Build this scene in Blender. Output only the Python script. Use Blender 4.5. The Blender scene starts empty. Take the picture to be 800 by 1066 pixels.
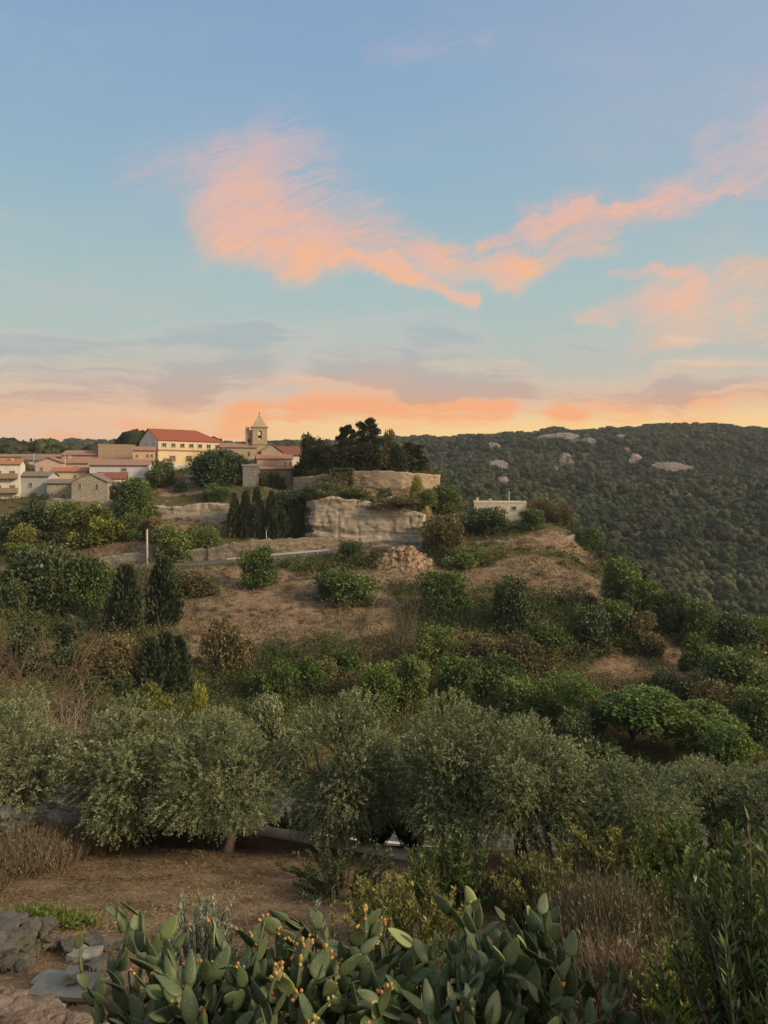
import bpy, bmesh, math, random
import numpy as np
from mathutils import Vector, Matrix, noise

rng = np.random.default_rng(7)
random.seed(7)
C = bpy.context.scene
COL = C.collection
R = math.radians

# ------------------------------------------------------------------ camera
F = 776.0            # focal length in pixels of the 800 x 1066 photograph
HOR = 500.0          # row of the horizon
cam_d = bpy.data.cameras.new('camera')
cam = bpy.data.objects.new('camera', cam_d)
COL.objects.link(cam)
cam.location = (0, 0, 0)
cam.rotation_euler = (R(90), 0, 0)
cam_d.sensor_fit = 'VERTICAL'
cam_d.sensor_height = 36.0
cam_d.lens = F / 1066 * 36.0
cam_d.shift_y = -(533 - HOR) / 1066
cam_d.clip_start = 0.05
cam_d.clip_end = 20000
C.camera = cam

# ------------------------------------------------------------------ colour management
C.view_settings.view_transform = 'Standard'
C.view_settings.look = 'None'
C.view_settings.exposure = 0.0
C.view_settings.gamma = 1.0
C.render.engine = 'CYCLES'
C.cycles.max_bounces = 5
C.cycles.diffuse_bounces = 3
C.cycles.glossy_bounces = 2
C.cycles.transmission_bounces = 3
C.cycles.volume_bounces = 0
C.cycles.transparent_max_bounces = 6
C.cycles.caustics_reflective = False
C.cycles.caustics_refractive = False
C.cycles.use_denoising = True

def lin(r, g, b):
    def f(c):
        c /= 255.0
        return c / 12.92 if c <= 0.04045 else ((c + 0.055) / 1.055) ** 2.4
    return (f(r), f(g), f(b), 1.0)

# ------------------------------------------------------------------ node helper
class NT:
    def __init__(s, tree):
        s.t = tree
    def n(s, typ, **kw):
        nd = s.t.nodes.new(typ)
        for k, v in kw.items():
            setattr(nd, k, v)
        return nd
    def put(s, sock, v):
        if v is None:
            return
        if hasattr(v, 'is_output') or hasattr(v, 'links'):
            s.t.links.new(v, sock)
        else:
            sock.default_value = v
    def m(s, op, a, b=None, c=None, clamp=False):
        nd = s.n('ShaderNodeMath', operation=op, use_clamp=clamp)
        for i, v in enumerate((a, b, c)):
            s.put(nd.inputs[i], v)
        return nd.outputs[0]
    def v(s, op, a, b=None, scale=None):
        nd = s.n('ShaderNodeVectorMath', operation=op)
        s.put(nd.inputs[0], a)
        s.put(nd.inputs[1], b)
        if scale is not None:
            s.put(nd.inputs['Scale'], scale)
        return nd.outputs['Value'] if op in ('DOT_PRODUCT', 'LENGTH', 'DISTANCE') else nd.outputs[0]
    def xyz(s, x, y, z=0.0):
        nd = s.n('ShaderNodeCombineXYZ')
        for i, v in enumerate((x, y, z)):
            s.put(nd.inputs[i], v)
        return nd.outputs[0]
    def noise(s, vec, scale, detail=4, rough=0.55, dist=0.0, col=False):
        nd = s.n('ShaderNodeTexNoise')
        s.put(nd.inputs['Vector'], vec)
        nd.inputs['Scale'].default_value = scale
        nd.inputs['Detail'].default_value = detail
        nd.inputs['Roughness'].default_value = rough
        nd.inputs['Distortion'].default_value = dist
        return nd.outputs['Color'] if col else nd.outputs[0]
    def smooth(s, val, lo, hi, a=0.0, b=1.0):
        nd = s.n('ShaderNodeMapRange', interpolation_type='SMOOTHSTEP')
        s.put(nd.inputs[0], val)
        nd.inputs[1].default_value = lo
        nd.inputs[2].default_value = hi
        nd.inputs[3].default_value = a
        nd.inputs[4].default_value = b
        return nd.outputs[0]
    def mix(s, f, a, b, blend='MIX'):
        nd = s.n('ShaderNodeMix', data_type='RGBA', blend_type=blend)
        s.put(nd.inputs[0], f)
        s.put(nd.inputs[6], a)
        s.put(nd.inputs[7], b)
        return nd.outputs[2]
    def ramp(s, f, stops, interp='LINEAR'):
        nd = s.n('ShaderNodeValToRGB')
        cr = nd.color_ramp
        cr.interpolation = interp
        while len(cr.elements) < len(stops):
            cr.elements.new(0.5)
        for e, (p, c) in zip(cr.elements, stops):
            e.position = p
            e.color = c
        s.put(nd.inputs[0], f)
        return nd.outputs[0]

# ------------------------------------------------------------------ sky
SUN_EL, SUN_AZ = 26.0, 112.0      # degrees; azimuth clockwise from the viewing direction
world = bpy.data.worlds.new('World')
C.world = world
world.use_nodes = True
w = NT(world.node_tree)
w.t.nodes.clear()
tc = w.n('ShaderNodeTexCoord')
sep = w.n('ShaderNodeSeparateXYZ')
w.t.links.new(tc.outputs['Generated'], sep.inputs[0])
sx, sy, sz = sep.outputs
yy = w.m('MAXIMUM', sy, 0.06)
U = w.m('DIVIDE', sx, yy)
V = w.m('DIVIDE', sz, yy)

def sp(py):
    v = (HOR - py) / F
    return v / math.sqrt(1 + v * v)

def uv(px, py):
    return Vector(((px - 400) / F, (HOR - py) / F, 0))

base = w.ramp(w.m('MAXIMUM', sz, 0.0), [
    (0.0, lin(255, 206, 126)), (sp(462), lin(255, 214, 134)), (sp(440), lin(252, 208, 146)),
    (sp(418), lin(214, 192, 172)), (sp(385), lin(188, 190, 180)), (sp(345), lin(175, 192, 188)),
    (sp(290), lin(165, 190, 193)), (sp(200), lin(147, 179, 197)), (sp(90), lin(136, 169, 199)),
    (sp(0), lin(132, 162, 196)), (1.0, lin(98, 135, 184))], 'LINEAR')
base = w.mix(w.smooth(sz, -0.10, 0.0, 1.0, 0.0), base, (0.05, 0.045, 0.03, 1))
base = w.mix(w.m('MULTIPLY', w.smooth(U, 0.05, -0.5), w.smooth(V, uv(0, 455).y, uv(0, 385).y, 0.75, 0.0)), base, lin(222, 176, 158))
# right side of the upper sky is a little pinker and lighter
base = w.mix(w.m('MULTIPLY', w.smooth(U, -0.1, 0.55), w.smooth(sz, 0.15, 0.5, 0.0, 0.30)), base, lin(186, 186, 194))

warp1 = w.noise(w.xyz(U, V, 0.3), 4.0, 2, 0.5, col=True)
warp2 = w.noise(w.xyz(U, V, 1.7), 13.0, 5, 0.6, col=True)
P0 = w.xyz(U, V, 0.0)
wv = w.v('SCALE', w.v('SUBTRACT', warp1, (0.5, 0.5, 0.5)), scale=0.07)
wv2 = w.v('SCALE', w.v('SUBTRACT', warp2, (0.5, 0.5, 0.5)), scale=0.075)
P = w.v('MULTIPLY', w.v('ADD', w.v('ADD', P0, wv), wv2), (1, 1, 0))

def capsule(a, b, r, wt, Pt=P):
    A, B = uv(*a), uv(*b)
    BA = B - A
    pa = w.v('SUBTRACT', Pt, tuple(A))
    h = w.m('DIVIDE', w.v('DOT_PRODUCT', pa, tuple(BA)), BA.length_squared, clamp=True)
    d = w.v('SUBTRACT', pa, w.v('SCALE', tuple(BA), scale=h))
    return w.smooth(w.v('LENGTH', d), 0.0, r / F, wt, 0.0)

def union(lst):
    o = lst[0]
    for x in lst[1:]:
        o = w.m('ADD', o, x)
    return o

pink = union([
    capsule((150, 172), (270, 158), 66, 0.34), capsule((290, 140), (262, 205), 92, 0.42),
    capsule((265, 190), (350, 184), 84, 0.40), capsule((240, 240), (330, 262), 70, 0.55), capsule((255, 262), (400, 274), 40, 0.50),
    capsule((400, 282), (488, 311), 18, 0.75), capsule((385, 228), (450, 258), 44, 0.34),
    capsule((450, 270), (545, 277), 36, 0.62), capsule((540, 278), (628, 250), 30, 0.46),
    capsule((565, 228), (700, 205), 34, 0.50),
    capsule((690, 206), (800, 190), 30, 0.46), capsule((740, 170), (840, 140), 46, 0.5),
    capsule((840, 140), (1000, 90), 80, 0.6), 
    capsule((600, 325), (720, 312), 26, 0.5), capsule((690, 310), (900, 286), 50, 0.58),
    capsule((640, 285), (725, 291), 13, 0.5), capsule((395, 50), (500, 46), 30, 0.30),
    capsule((600, 120), (860, 95), 110, 0.22), capsule((660, 352), (860, 345), 30, 0.42),
    
    capsule((385, 279), (490, 311), 9, 0.45), capsule((510, 252), (600, 218), 16, 0.55), capsule((600, 216), (770, 198), 8, 0.40),
    capsule((320, 272), (415, 284), 13, 0.35)])
pink = w.m('MINIMUM', pink, 1.0)
st0 = w.v('ADD', P0, w.v('ADD', wv, w.v('SCALE', wv2, scale=.7)))
nz = w.noise(w.v('MULTIPLY', st0, (1.0, 1.9, 1.0)), 7.5, 8, 0.6, 0.3)
rot = w.xyz(w.m('ADD', w.m('MULTIPLY', w.v('DOT_PRODUCT', st0, (.93, .36, 0)), 1.0), 0.0), w.m('MULTIPLY', w.v('DOT_PRODUCT', st0, (-.36, .93, 0)), 4.2), 0.5)
nzf = w.noise(rot, 8.0, 8, 0.66, 0.5)
fil = w.m('SUBTRACT', 1.0, w.m('ABSOLUTE', w.m('MULTIPLY_ADD', w.noise(w.v('MULTIPLY', rot, (1.0, 1.6, 1.0)), 11.0, 6, 0.6, 0.6), 2.0, -1.0)))
den = w.m('ADD', w.m('MULTIPLY_ADD', w.m('SUBTRACT', fil, .72), 1.0, pink), w.m('ADD', w.m('MULTIPLY', w.m('SUBTRACT', nz, .5), 0.85), w.m('MULTIPLY', w.m('SUBTRACT', nzf, .5), 1.15)))
pmask = w.m('MULTIPLY', w.m('MULTIPLY', w.smooth(den, 0.02, 1.30), w.smooth(pink, 0.0, 0.42)), w.smooth(V, uv(0, 110).y, uv(0, 245).y, .62, 1.0))
pcol = w.ramp(w.smooth(V, uv(0, 330).y, uv(0, 110).y), [
    (0.0, lin(246, 190, 150)), (0.28, lin(250, 180, 142)), (0.55, lin(238, 182, 164)), (1.0, lin(214, 184, 188))])
pcol = w.mix(w.m('MULTIPLY', w.smooth(den, 0.62, 1.45), w.smooth(V, uv(0, 285).y, uv(0, 165).y, 0.95, 0.45)), pcol, lin(255, 184, 134))
pcol = w.mix(w.m('MULTIPLY', w.smooth(nz, .62, .36), .55), pcol, lin(226, 184, 178))
sky = w.mix(w.m('MULTIPLY', pmask, 0.86), base, pcol)

# thin veil of high cloud
vl = w.noise(w.v('MULTIPLY', st0, (1.0, 3.4, 1.0)), 3.0, 8, 0.6, 0.4)
sky = w.mix(w.m('MULTIPLY', w.smooth(vl, .46, .78), w.smooth(V, uv(0, 460).y, uv(0, 180).y, .5, .10)), sky, lin(226, 198, 182))
# streaky bank above the hills: thin cloud is lit from below, thick cloud stays mauve
wsm = w.v('ADD', w.v('SCALE', wv, scale=0.55), w.v('SCALE', wv2, scale=0.45))
PS = w.v('MULTIPLY', w.v('ADD', P0, wsm), (1, 1, 0))
cg = lambda a, b, r, wt: capsule(a, b, r, wt, PS)
tilt = w.xyz(U, w.m('ADD', V, w.m('MULTIPLY', U, 0.05)), 0.0)
s1 = w.noise(w.v('MULTIPLY', w.v('ADD', tilt, wsm), (1.5, 10.0, 1.0)), 2.2, 9, 0.62, 0.5)
s2 = w.noise(w.v('MULTIPLY', w.v('ADD', tilt, wsm), (1.6, 17.0, 1.0)), 4.0, 7, 0.64, 0.4)
s3 = w.noise(w.v('ADD', w.v('MULTIPLY', w.v('ADD', tilt, wsm), (1.3, 12.0, 1.0)), (5.3, 2.1, 0.0)), 3.0, 8, 0.62, 0.4)
grey = union([
    cg((-160, 372), (260, 362), 50, 0.50), cg((-160, 414), (200, 414), 44, 0.55), cg((180, 405), (420, 388), 40, 0.40),
    cg((330, 386), (540, 390), 32, 0.40), cg((430, 404), (700, 410), 32, 0.60),
cg((700, 402), (1000, 398), 26, 0.46), cg((250, 352), (470, 345), 44, 0.34), cg((430, 360), (640, 352), 30, 0.34)])
org = union([
    cg((60, 450), (260, 436), 26, 0.50), cg((240, 438), (520, 426), 30, 0.72), cg((250, 408), (410, 396), 28, 0.50), cg((380, 390), (530, 374), 28, 0.42),
    cg((310, 424), (460, 416), 20, 0.42), cg((580, 424), (950, 408), 24, 0.70),
    cg((450, 420), (600, 432), 20, 0.5), cg((680, 385), (880, 370), 16, 0.40), cg((700, 358), (950, 350), 26, 0.36)])
gden = w.m('ADD', w.m('MINIMUM', grey, 1.0), w.m('ADD', w.m('MULTIPLY', w.m('SUBTRACT', s1, .5), 2.0), w.m('MULTIPLY', w.m('SUBTRACT', s2, .5), 1.5)))
gmask = w.m('MULTIPLY', w.smooth(gden, 0.0, 0.95), w.smooth(grey, 0.0, 0.28))
glit = w.ramp(w.smooth(V, uv(0, 440).y, uv(0, 345).y), [(0.0, lin(255, 186, 126)), (0.45, lin(244, 196, 156)), (1.0, lin(212, 202, 192))])
gcore = w.ramp(w.smooth(V, uv(0, 440).y, uv(0, 345).y), [(0.0, lin(208, 158, 136)), (0.4, lin(190, 168, 158)), (1.0, lin(170, 180, 184))])
oden = w.m('ADD', w.m('MINIMUM', org, 1.0), w.m('ADD', w.m('MULTIPLY', w.m('SUBTRACT', s3, .5), 2.4), w.m('MULTIPLY', w.m('SUBTRACT', s2, .5), 1.0)))
omask = w.m('MULTIPLY', w.smooth(oden, 0.10, 1.15), w.smooth(org, 0.0, 0.28))
ocol = w.ramp(w.smooth(V, uv(0, 452).y, uv(0, 360).y), [
    (0.0, lin(255, 158, 92)), (0.35, lin(255, 168, 110)), (0.7, lin(250, 192, 144)), (1.0, lin(240, 204, 172))])
sky = w.mix(w.m('MULTIPLY', omask, 0.82), sky, ocol)
gc = w.mix(w.smooth(gden, 0.15, 0.75), glit, gcore)
sky = w.mix(w.m('MULTIPLY', gmask, 0.80), sky, gc)

# brightness added to the unseen sky to light the land, sunward and overhead
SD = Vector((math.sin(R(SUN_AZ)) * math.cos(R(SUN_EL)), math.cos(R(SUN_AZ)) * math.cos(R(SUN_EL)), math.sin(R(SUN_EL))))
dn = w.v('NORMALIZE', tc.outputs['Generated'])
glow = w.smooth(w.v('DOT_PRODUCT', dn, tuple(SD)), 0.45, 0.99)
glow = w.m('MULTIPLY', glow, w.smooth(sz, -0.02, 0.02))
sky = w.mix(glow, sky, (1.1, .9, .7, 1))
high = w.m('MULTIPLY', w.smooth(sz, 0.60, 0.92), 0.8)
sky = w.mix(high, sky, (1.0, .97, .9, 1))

nish = w.n('ShaderNodeTexSky', sky_type='NISHITA')
nish.sun_disc = False
nish.sun_elevation = R(SUN_EL)
nish.sun_rotation = R(SUN_AZ)
nish.air_density = 1.0
nish.dust_density = 2.0
b1 = w.n('ShaderNodeBackground')
b2 = w.n('ShaderNodeBackground')
add = w.n('ShaderNodeAddShader')
out = w.n('ShaderNodeOutputWorld')
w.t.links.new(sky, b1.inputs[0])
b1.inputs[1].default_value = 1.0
w.t.links.new(nish.outputs[0], b2.inputs[0])
b2.inputs[1].default_value = 0.002
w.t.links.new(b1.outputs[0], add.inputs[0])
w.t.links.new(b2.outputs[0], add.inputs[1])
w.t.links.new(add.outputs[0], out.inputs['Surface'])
world.cycles.sampling_method = 'MANUAL'
world.cycles.sample_map_resolution = 512

# ------------------------------------------------------------------ sun: low, large and soft, as after sunset glow
sun_d = bpy.data.lights.new('sun', 'SUN')
sun = bpy.data.objects.new('sun', sun_d)
COL.objects.link(sun)
sun_d.energy = 4.4
sun_d.angle = R(11)
sun_d.color = (1.0, 0.80, 0.54)
sdir = Vector((math.sin(R(SUN_AZ)) * math.cos(R(SUN_EL)), math.cos(R(SUN_AZ)) * math.cos(R(SUN_EL)), math.sin(R(SUN_EL))))
sun.rotation_euler = sdir.to_track_quat('Z', 'Y').to_euler()

# ------------------------------------------------------------------ object helpers
def tag(o, label=None, cat=None, group=None, kind=None):
    if label: o['label'] = label
    if cat: o['category'] = cat
    if group: o['group'] = group
    if kind: o['kind'] = kind
    return o

def empty(name, loc=(0, 0, 0), rz=0.0, scale=(1, 1, 1)):
    o = bpy.data.objects.new(name, None)
    o.empty_display_size = 0.2
    COL.objects.link(o)
    o.location = loc
    o.rotation_euler = (0, 0, rz)
    o.scale = scale
    return o

def thing(name, label, cat, loc=(0, 0, 0), rz=0.0, group=None, scale=(1, 1, 1)):
    return tag(empty(name, loc, rz, scale), label, cat, group, 'thing')

def link(name, me, parent=None, mat=None, loc=None):
    o = bpy.data.objects.new(name, me)
    COL.objects.link(o)
    if parent: o.parent = parent
    if mat and not me.materials: me.materials.append(mat)
    if loc is not None: o.location = loc
    return o

def mesh_np(name, Vv, Fv, mat=None, tint=None, smooth=False):
    """Vv (n,3) float, Fv (m,k) int"""
    Vv = np.asarray(Vv, dtype=np.float32)
    Fv = np.asarray(Fv, dtype=np.int32)
    k = Fv.shape[1]
    me = bpy.data.meshes.new(name)
    me.vertices.add(len(Vv))
    me.vertices.foreach_set('co', Vv.ravel())
    me.loops.add(Fv.size)
    me.loops.foreach_set('vertex_index', Fv.ravel())
    me.polygons.add(len(Fv))
    me.polygons.foreach_set('loop_start', np.arange(0, Fv.size, k, dtype=np.int32))
    if smooth:
        me.polygons.foreach_set('use_smooth', np.ones(len(Fv), dtype=bool))
    me.update(calc_edges=True)
    if tint is not None:
        a = me.attributes.new('tint', 'FLOAT', 'POINT')
        a.data.foreach_set('value', np.asarray(tint, dtype=np.float32))
    if mat: me.materials.append(mat)
    return me

class MB:
    """collects boxes, tubes, prisms into one mesh"""
    def __init__(s):
        s.v, s.f = [], []
    def add(s, verts, faces):
        o = len(s.v)
        s.v += [tuple(v) for v in verts]
        s.f += [tuple(i + o for i in f) for f in faces]
    def box(s, c, d, M=None):
        x, y, z = d[0] / 2, d[1] / 2, d[2] / 2
        vs = [Vector((sx_ * x + c[0], sy_ * y + c[1], sz_ * z + c[2])) for sz_ in (-1, 1) for sy_ in (-1, 1) for sx_ in (-1, 1)]
        if M is not None: vs = [M @ v for v in vs]
        s.add(vs, [(0, 2, 3, 1), (4, 5, 7, 6), (0, 1, 5, 4), (2, 6, 7, 3), (0, 4, 6, 2), (1, 3, 7, 5)])
    def tube(s, pts, rad, n=7, cap=True):
        pts = [Vector(p) for p in pts]
        o = len(s.v)
        for i, p in enumerate(pts):
            t = (pts[min(i + 1, len(pts) - 1)] - pts[max(i - 1, 0)]).normalized()
            a = Vector((1, 0, 0)) if abs(t.x) < 0.8 else Vector((0, 1, 0))
            u_ = t.cross(a).normalized()
            v_ = t.cross(u_)
            for k in range(n):
                an = 2 * math.pi * k / n
                s.v.append(tuple(p + (u_ * math.cos(an) + v_ * math.sin(an)) * rad[i]))
        for i in range(len(pts) - 1):
            for k in range(n):
                a, b = o + i * n + k, o + i * n + (k + 1) % n
                s.f.append((a, b, b + n, a + n))
        if cap:
            s.f.append(tuple(o + k for k in range(n))[::-1])
            s.f.append(tuple(o + (len(pts) - 1) * n + k for k in range(n)))
    def mesh(s, name, mat=None, smooth=False):
        me = bpy.data.meshes.new(name)
        me.from_pydata(s.v, [], s.f)
        if smooth:
            me.polygons.foreach_set('use_smooth', [True] * len(me.polygons))
        me.update()
        if mat: me.materials.append(mat)
        return me
    def build(s, name, mat, parent=None, smooth=False, loc=None):
        return link(name, s.mesh(name, mat, smooth), parent, None, loc)

def fbm(x, y, z=0.0, o=4):
    return noise.fractal(Vector((x, y, z)), 1.0, 2.0, o)

# ------------------------------------------------------------------ materials
def new_mat(name):
    m = bpy.data.materials.new(name)
    m.use_nodes = True
    t = NT(m.node_tree)
    t.t.nodes.clear()
    return m, t

def finish(t, color, rough=0.85, bump=None, bump_d=0.05, bump_s=0.6, spec=0.2, metal=0.0):
    b = t.n('ShaderNodeBsdfPrincipled')
    t.put(b.inputs['Base Color'], color)
    t.put(b.inputs['Roughness'], rough)
    b.inputs['Specular IOR Level'].default_value = spec
    b.inputs['Metallic'].default_value = metal
    if bump is not None:
        bn = t.n('ShaderNodeBump')
        bn.inputs['Strength'].default_value = bump_s
        bn.inputs['Distance'].default_value = bump_d
        t.put(bn.inputs['Height'], bump)
        t.t.links.new(bn.outputs[0], b.inputs['Normal'])
    o = t.n('ShaderNodeOutputMaterial')
    t.t.links.new(b.outputs[0], o.inputs['Surface'])
    return b

def geo_pos(t):
    return t.n('ShaderNodeNewGeometry').outputs['Position']

def obj_pos(t):
    return t.n('ShaderNodeTexCoord').outputs['Object']

def plain(name, c, rough=0.8, var=0.25, scale=3.0, bump=0.02, spec=0.2, metal=0.0):
    m, t = new_mat(name)
    p = obj_pos(t)
    n1 = t.noise(p, scale, 5, 0.6)
    n2 = t.noise(p, scale * 7, 4, 0.6)
    f = t.m('ADD', t.m('MULTIPLY', n1, 0.65), t.m('MULTIPLY', n2, 0.35))
    lo = tuple(x * (1 - var) for x in c[:3]) + (1,)
    hi = tuple(min(1, x * (1 + var)) for x in c[:3]) + (1,)
    finish(t, t.ramp(f, [(0.3, lo), (0.7, hi)]), rough, n2, bump, 0.5, spec, metal)
    return m

def leaf_mat(name, cols, trans=0.25, rough=0.6, spec=0.25, objvar=0.25):
    """cols: dark .. light leaf colours, picked by each leaf's own tint"""
    m, t = new_mat(name)
    a = t.n('ShaderNodeAttribute', attribute_name='tint').outputs['Fac']
    stops = [(i / (len(cols) - 1), tuple(c) + (1,)) for i, c in enumerate(cols)]
    col = t.ramp(a, stops)
    oi = t.n('ShaderNodeObjectInfo').outputs['Random']
    hsv = t.n('ShaderNodeHueSaturation')
    hsv.inputs['Hue'].default_value = 0.5
    t.put(hsv.inputs['Value'], t.m('MULTIPLY_ADD', oi, objvar * 2, 1 - objvar))
    t.put(hsv.inputs['Hue'], t.m('MULTIPLY_ADD', oi, -0.03, 0.515))
    t.put(hsv.inputs['Color'], col)
    col = hsv.outputs[0]
    b = t.n('ShaderNodeBsdfPrincipled')
    t.put(b.inputs['Base Color'], col)
    b.inputs['Roughness'].default_value = rough
    b.inputs['Specular IOR Level'].default_value = spec
    tr = t.n('ShaderNodeBsdfTranslucent')
    t.put(tr.inputs['Color'], t.mix(1.0, col, (1.05, 1.15, 0.55, 1), 'MULTIPLY'))
    mx = t.n('ShaderNodeMixShader')
    mx.inputs[0].default_value = trans
    t.t.links.new(b.outputs[0], mx.inputs[1])
    t.t.links.new(tr.outputs[0], mx.inputs[2])
    o = t.n('ShaderNodeOutputMaterial')
    t.t.links.new(mx.outputs[0], o.inputs['Surface'])
    return m

M = {}
M['olive'] = leaf_mat('olive_leaves', [(.060, .074, .032), (.145, .168, .078), (.265, .285, .145), (.47, .46, .27)], .15, .5, .3, .10)
M['holm'] = leaf_mat('dark_leaves', [(0.030, 0.041, 0.016), (0.061, 0.081, 0.030), (0.095, 0.116, 0.043), (0.142, 0.162, 0.065)], .12)
M['broad'] = leaf_mat('green_leaves', [(0.047, 0.068, 0.019), (0.089, 0.124, 0.030), (0.135, 0.173, 0.046), (0.203, 0.230, 0.068)], .18)
M['bright'] = leaf_mat('bright_leaves', [(.045, .074, .016), (.090, .140, .028), (.135, .190, .038), (.20, .24, .055)], .2)
M['yellow'] = leaf_mat('yellow_green_leaves', [(0.108, 0.121, 0.024), (0.203, 0.209, 0.041), (0.297, 0.284, 0.054), (0.405, 0.351, 0.081)], .21)
M['brownleaf'] = leaf_mat('brownish_leaves', [(0.068, 0.057, 0.024), (0.128, 0.105, 0.043), (0.189, 0.149, 0.061), (0.257, 0.203, 0.088)], .15)
M['cypress'] = leaf_mat('cypress_needles', [(0.022, 0.032, 0.016), (0.043, 0.059, 0.027), (0.068, 0.084, 0.038), (0.101, 0.115, 0.051)], .12)
M['pine'] = leaf_mat('pine_needles', [(0.027, 0.032, 0.016), (0.049, 0.057, 0.027), (0.074, 0.081, 0.041), (0.115, 0.111, 0.057)], .12)
M['laurel'] = leaf_mat('laurel_leaves', [(.020, .036, .008), (.042, .068, .014), (.075, .105, .022), (.17, .20, .045)], .18, .38, .5)
M['euph'] = leaf_mat('spurge_leaves', [(0.054, 0.068, 0.020), (0.121, 0.135, 0.041), (0.216, 0.203, 0.061), (0.324, 0.270, 0.081)], .18)
M['silver'] = leaf_mat('silver_leaves', [(0.135, 0.162, 0.121), (0.230, 0.270, 0.203), (0.338, 0.365, 0.284), (0.446, 0.472, 0.378)], .12)
M['straw'] = leaf_mat('dry_grass_blades', [(.115, .078, .045), (.20, .142, .078), (.285, .21, .12), (.40, .31, .19)], .12, .8, .1, .1)
M['drybrush'] = leaf_mat('dry_brush', [(.085, .065, .042), (.14, .108, .070), (.20, .160, .105), (.30, .245, .165)], .15, .8, .1, .15)
M['scrub'] = leaf_mat('scrub_leaves', [(.030, .042, .014), (.060, .078, .024), (.095, .108, .036), (.120, .100, .044), (.155, .115, .060)], .15, .7, .2)
M['forest'] = leaf_mat('forest_leaves', [(.014, .020, .010), (.027, .035, .016), (.044, .052, .023), (.074, .078, .036)], .05, .8, .1, .40)
t_ = NT(M['forest'].node_tree)
hs_ = [n for n in t_.t.nodes if n.type == 'HUE_SAT'][0]
rp_ = hs_.inputs['Color'].links[0].from_socket
ps_ = geo_pos(t_)
sp1 = t_.noise(ps_, .011, 5, .6); sp2 = t_.noise(ps_, .035, 4, .6)
kinds = t_.mix(t_.smooth(sp2, .50, .68, 0, .75), rp_, (.070, .066, .034, 1))
kinds = t_.mix(1.0, kinds, t_.ramp(sp1, [(.34, (.62, .66, .66, 1)), (.5, (1, 1, 1, 1)), (.66, (1.35, 1.28, 1.1, 1))]), 'MULTIPLY')
t_.put(hs_.inputs['Color'], kinds)
M['grove'] = leaf_mat('grove_leaves', [(.016, .021, .010), (.034, .039, .018), (.056, .058, .027), (.085, .080, .040)], .08, .8, .1, .25)
M['bark'] = plain('bark', (.10, .075, .055), .9, .45, 6, .05)
M['palebark'] = plain('pale_bark', (.26, .20, .15), .9, .35, 6, .05)
M['twig'] = plain('dry_twigs', (.135, .095, .06), .9, .35, 3, .0)

def stone_mat(name, c1, c2, mortar, scale=(1.6, 1.6, 3.2), stain=(.10, .09, .07, 1), bd=0.08):
    m, t = new_mat(name)
    p = obj_pos(t)
    pw = t.v('ADD', p, t.v('SCALE', t.v('SUBTRACT', t.noise(p, 1.3, 3, .5, col=True), (.5, .5, .5)), scale=.25))
    ps = t.v('MULTIPLY', pw, scale)
    vo = t.n('ShaderNodeTexVoronoi', feature='F1')
    t.put(vo.inputs['Vector'], ps); vo.inputs['Scale'].default_value = 1.0
    ve = t.n('ShaderNodeTexVoronoi', feature='DISTANCE_TO_EDGE')
    t.put(ve.inputs['Vector'], ps); ve.inputs['Scale'].default_value = 1.0
    hsv = t.n('ShaderNodeSeparateColor')
    t.put(hsv.inputs[0], vo.outputs['Color'])
    col = t.mix(hsv.outputs[0], c1, c2)
    edge = t.smooth(ve.outputs[0], 0.01, 0.09)
    col = t.mix(edge, mortar, col)
    n1 = t.noise(p, .35, 5, .65)
    col = t.mix(t.smooth(n1, .5, .72, 0, .55), col, stain)
    n2 = t.noise(p, 9, 5, .65)
    col = t.mix(.35, col, t.ramp(n2, [(.25, (.3, .3, .3, 1)), (.75, (1, 1, 1, 1))]), 'MULTIPLY')
    h = t.m('ADD', t.m('MULTIPLY', edge, .7), t.m('MULTIPLY', n2, .4))
    finish(t, col, .92, h, bd, .8, .1)
    return m

M['rampart'] = stone_mat('rampart_stone', (.46, .35, .235, 1), (.36, .275, .195, 1), (.29, .23, .165, 1), (2.2, 2.2, 4.0), (.20, .15, .10, 1))
M['roadwall'] = stone_mat('roadside_stone', (.30, .24, .17, 1), (.20, .165, .125, 1), (.16, .13, .095, 1), (2.4, 2.4, 4.4))
M['drystone'] = stone_mat('dry_stone', (.36, .31, .25, 1), (.24, .21, .17, 1), (.15, .13, .10, 1), (3.0, 3.0, 5.0))
M['darkstone'] = stone_mat('dark_stone', (.17, .155, .135, 1), (.10, .095, .085, 1), (.03, .028, .025, 1), (3.5, 3.5, 7.0), (.05, .05, .045, 1), .04)
m_, t_ = new_mat('pinkish_stone')
p_ = obj_pos(t_)
a_ = t_.noise(p_, 3.0, 6, .65); b_ = t_.noise(p_, 14, 6, .7); c2_ = t_.noise(p_, 1.2, 3, .6)
cc_ = t_.ramp(a_, [(.3, (.10, .07, .055, 1)), (.5, (.20, .145, .11, 1)), (.7, (.29, .22, .17, 1))])
cc_ = t_.mix(t_.smooth(c2_, .5, .68, 0, .7), cc_, (.19, .175, .15, 1))
cc_ = t_.mix(.6, cc_, t_.ramp(b_, [(.3, (.4, .4, .4, 1)), (.6, (1, 1, 1, 1))]), 'MULTIPLY')
finish(t_, cc_, .95, t_.m('ADD', a_, t_.m('MULTIPLY', b_, .7)), .06, .9, .05)
M['pinkstone'] = m_
M['redwall'] = plain('rendered_terrace_wall', (.125, .068, .048), .9, .35, 1.2, .03)
M['coping'] = plain('wall_coping', (.29, .22, .165), .85, .3, 2.0, .02)
M['asphalt'] = plain('pale_asphalt', (.085, .08, .072), .9, .2, 1.5, .01)
M['white'] = plain('white_line_paint', (.50, .48, .44), .7, .15, 2.0, .0)
M['steel'] = plain('galvanised_steel', (.42, .42, .41), .5, .15, 4.0, .0, .5, .3)
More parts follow.
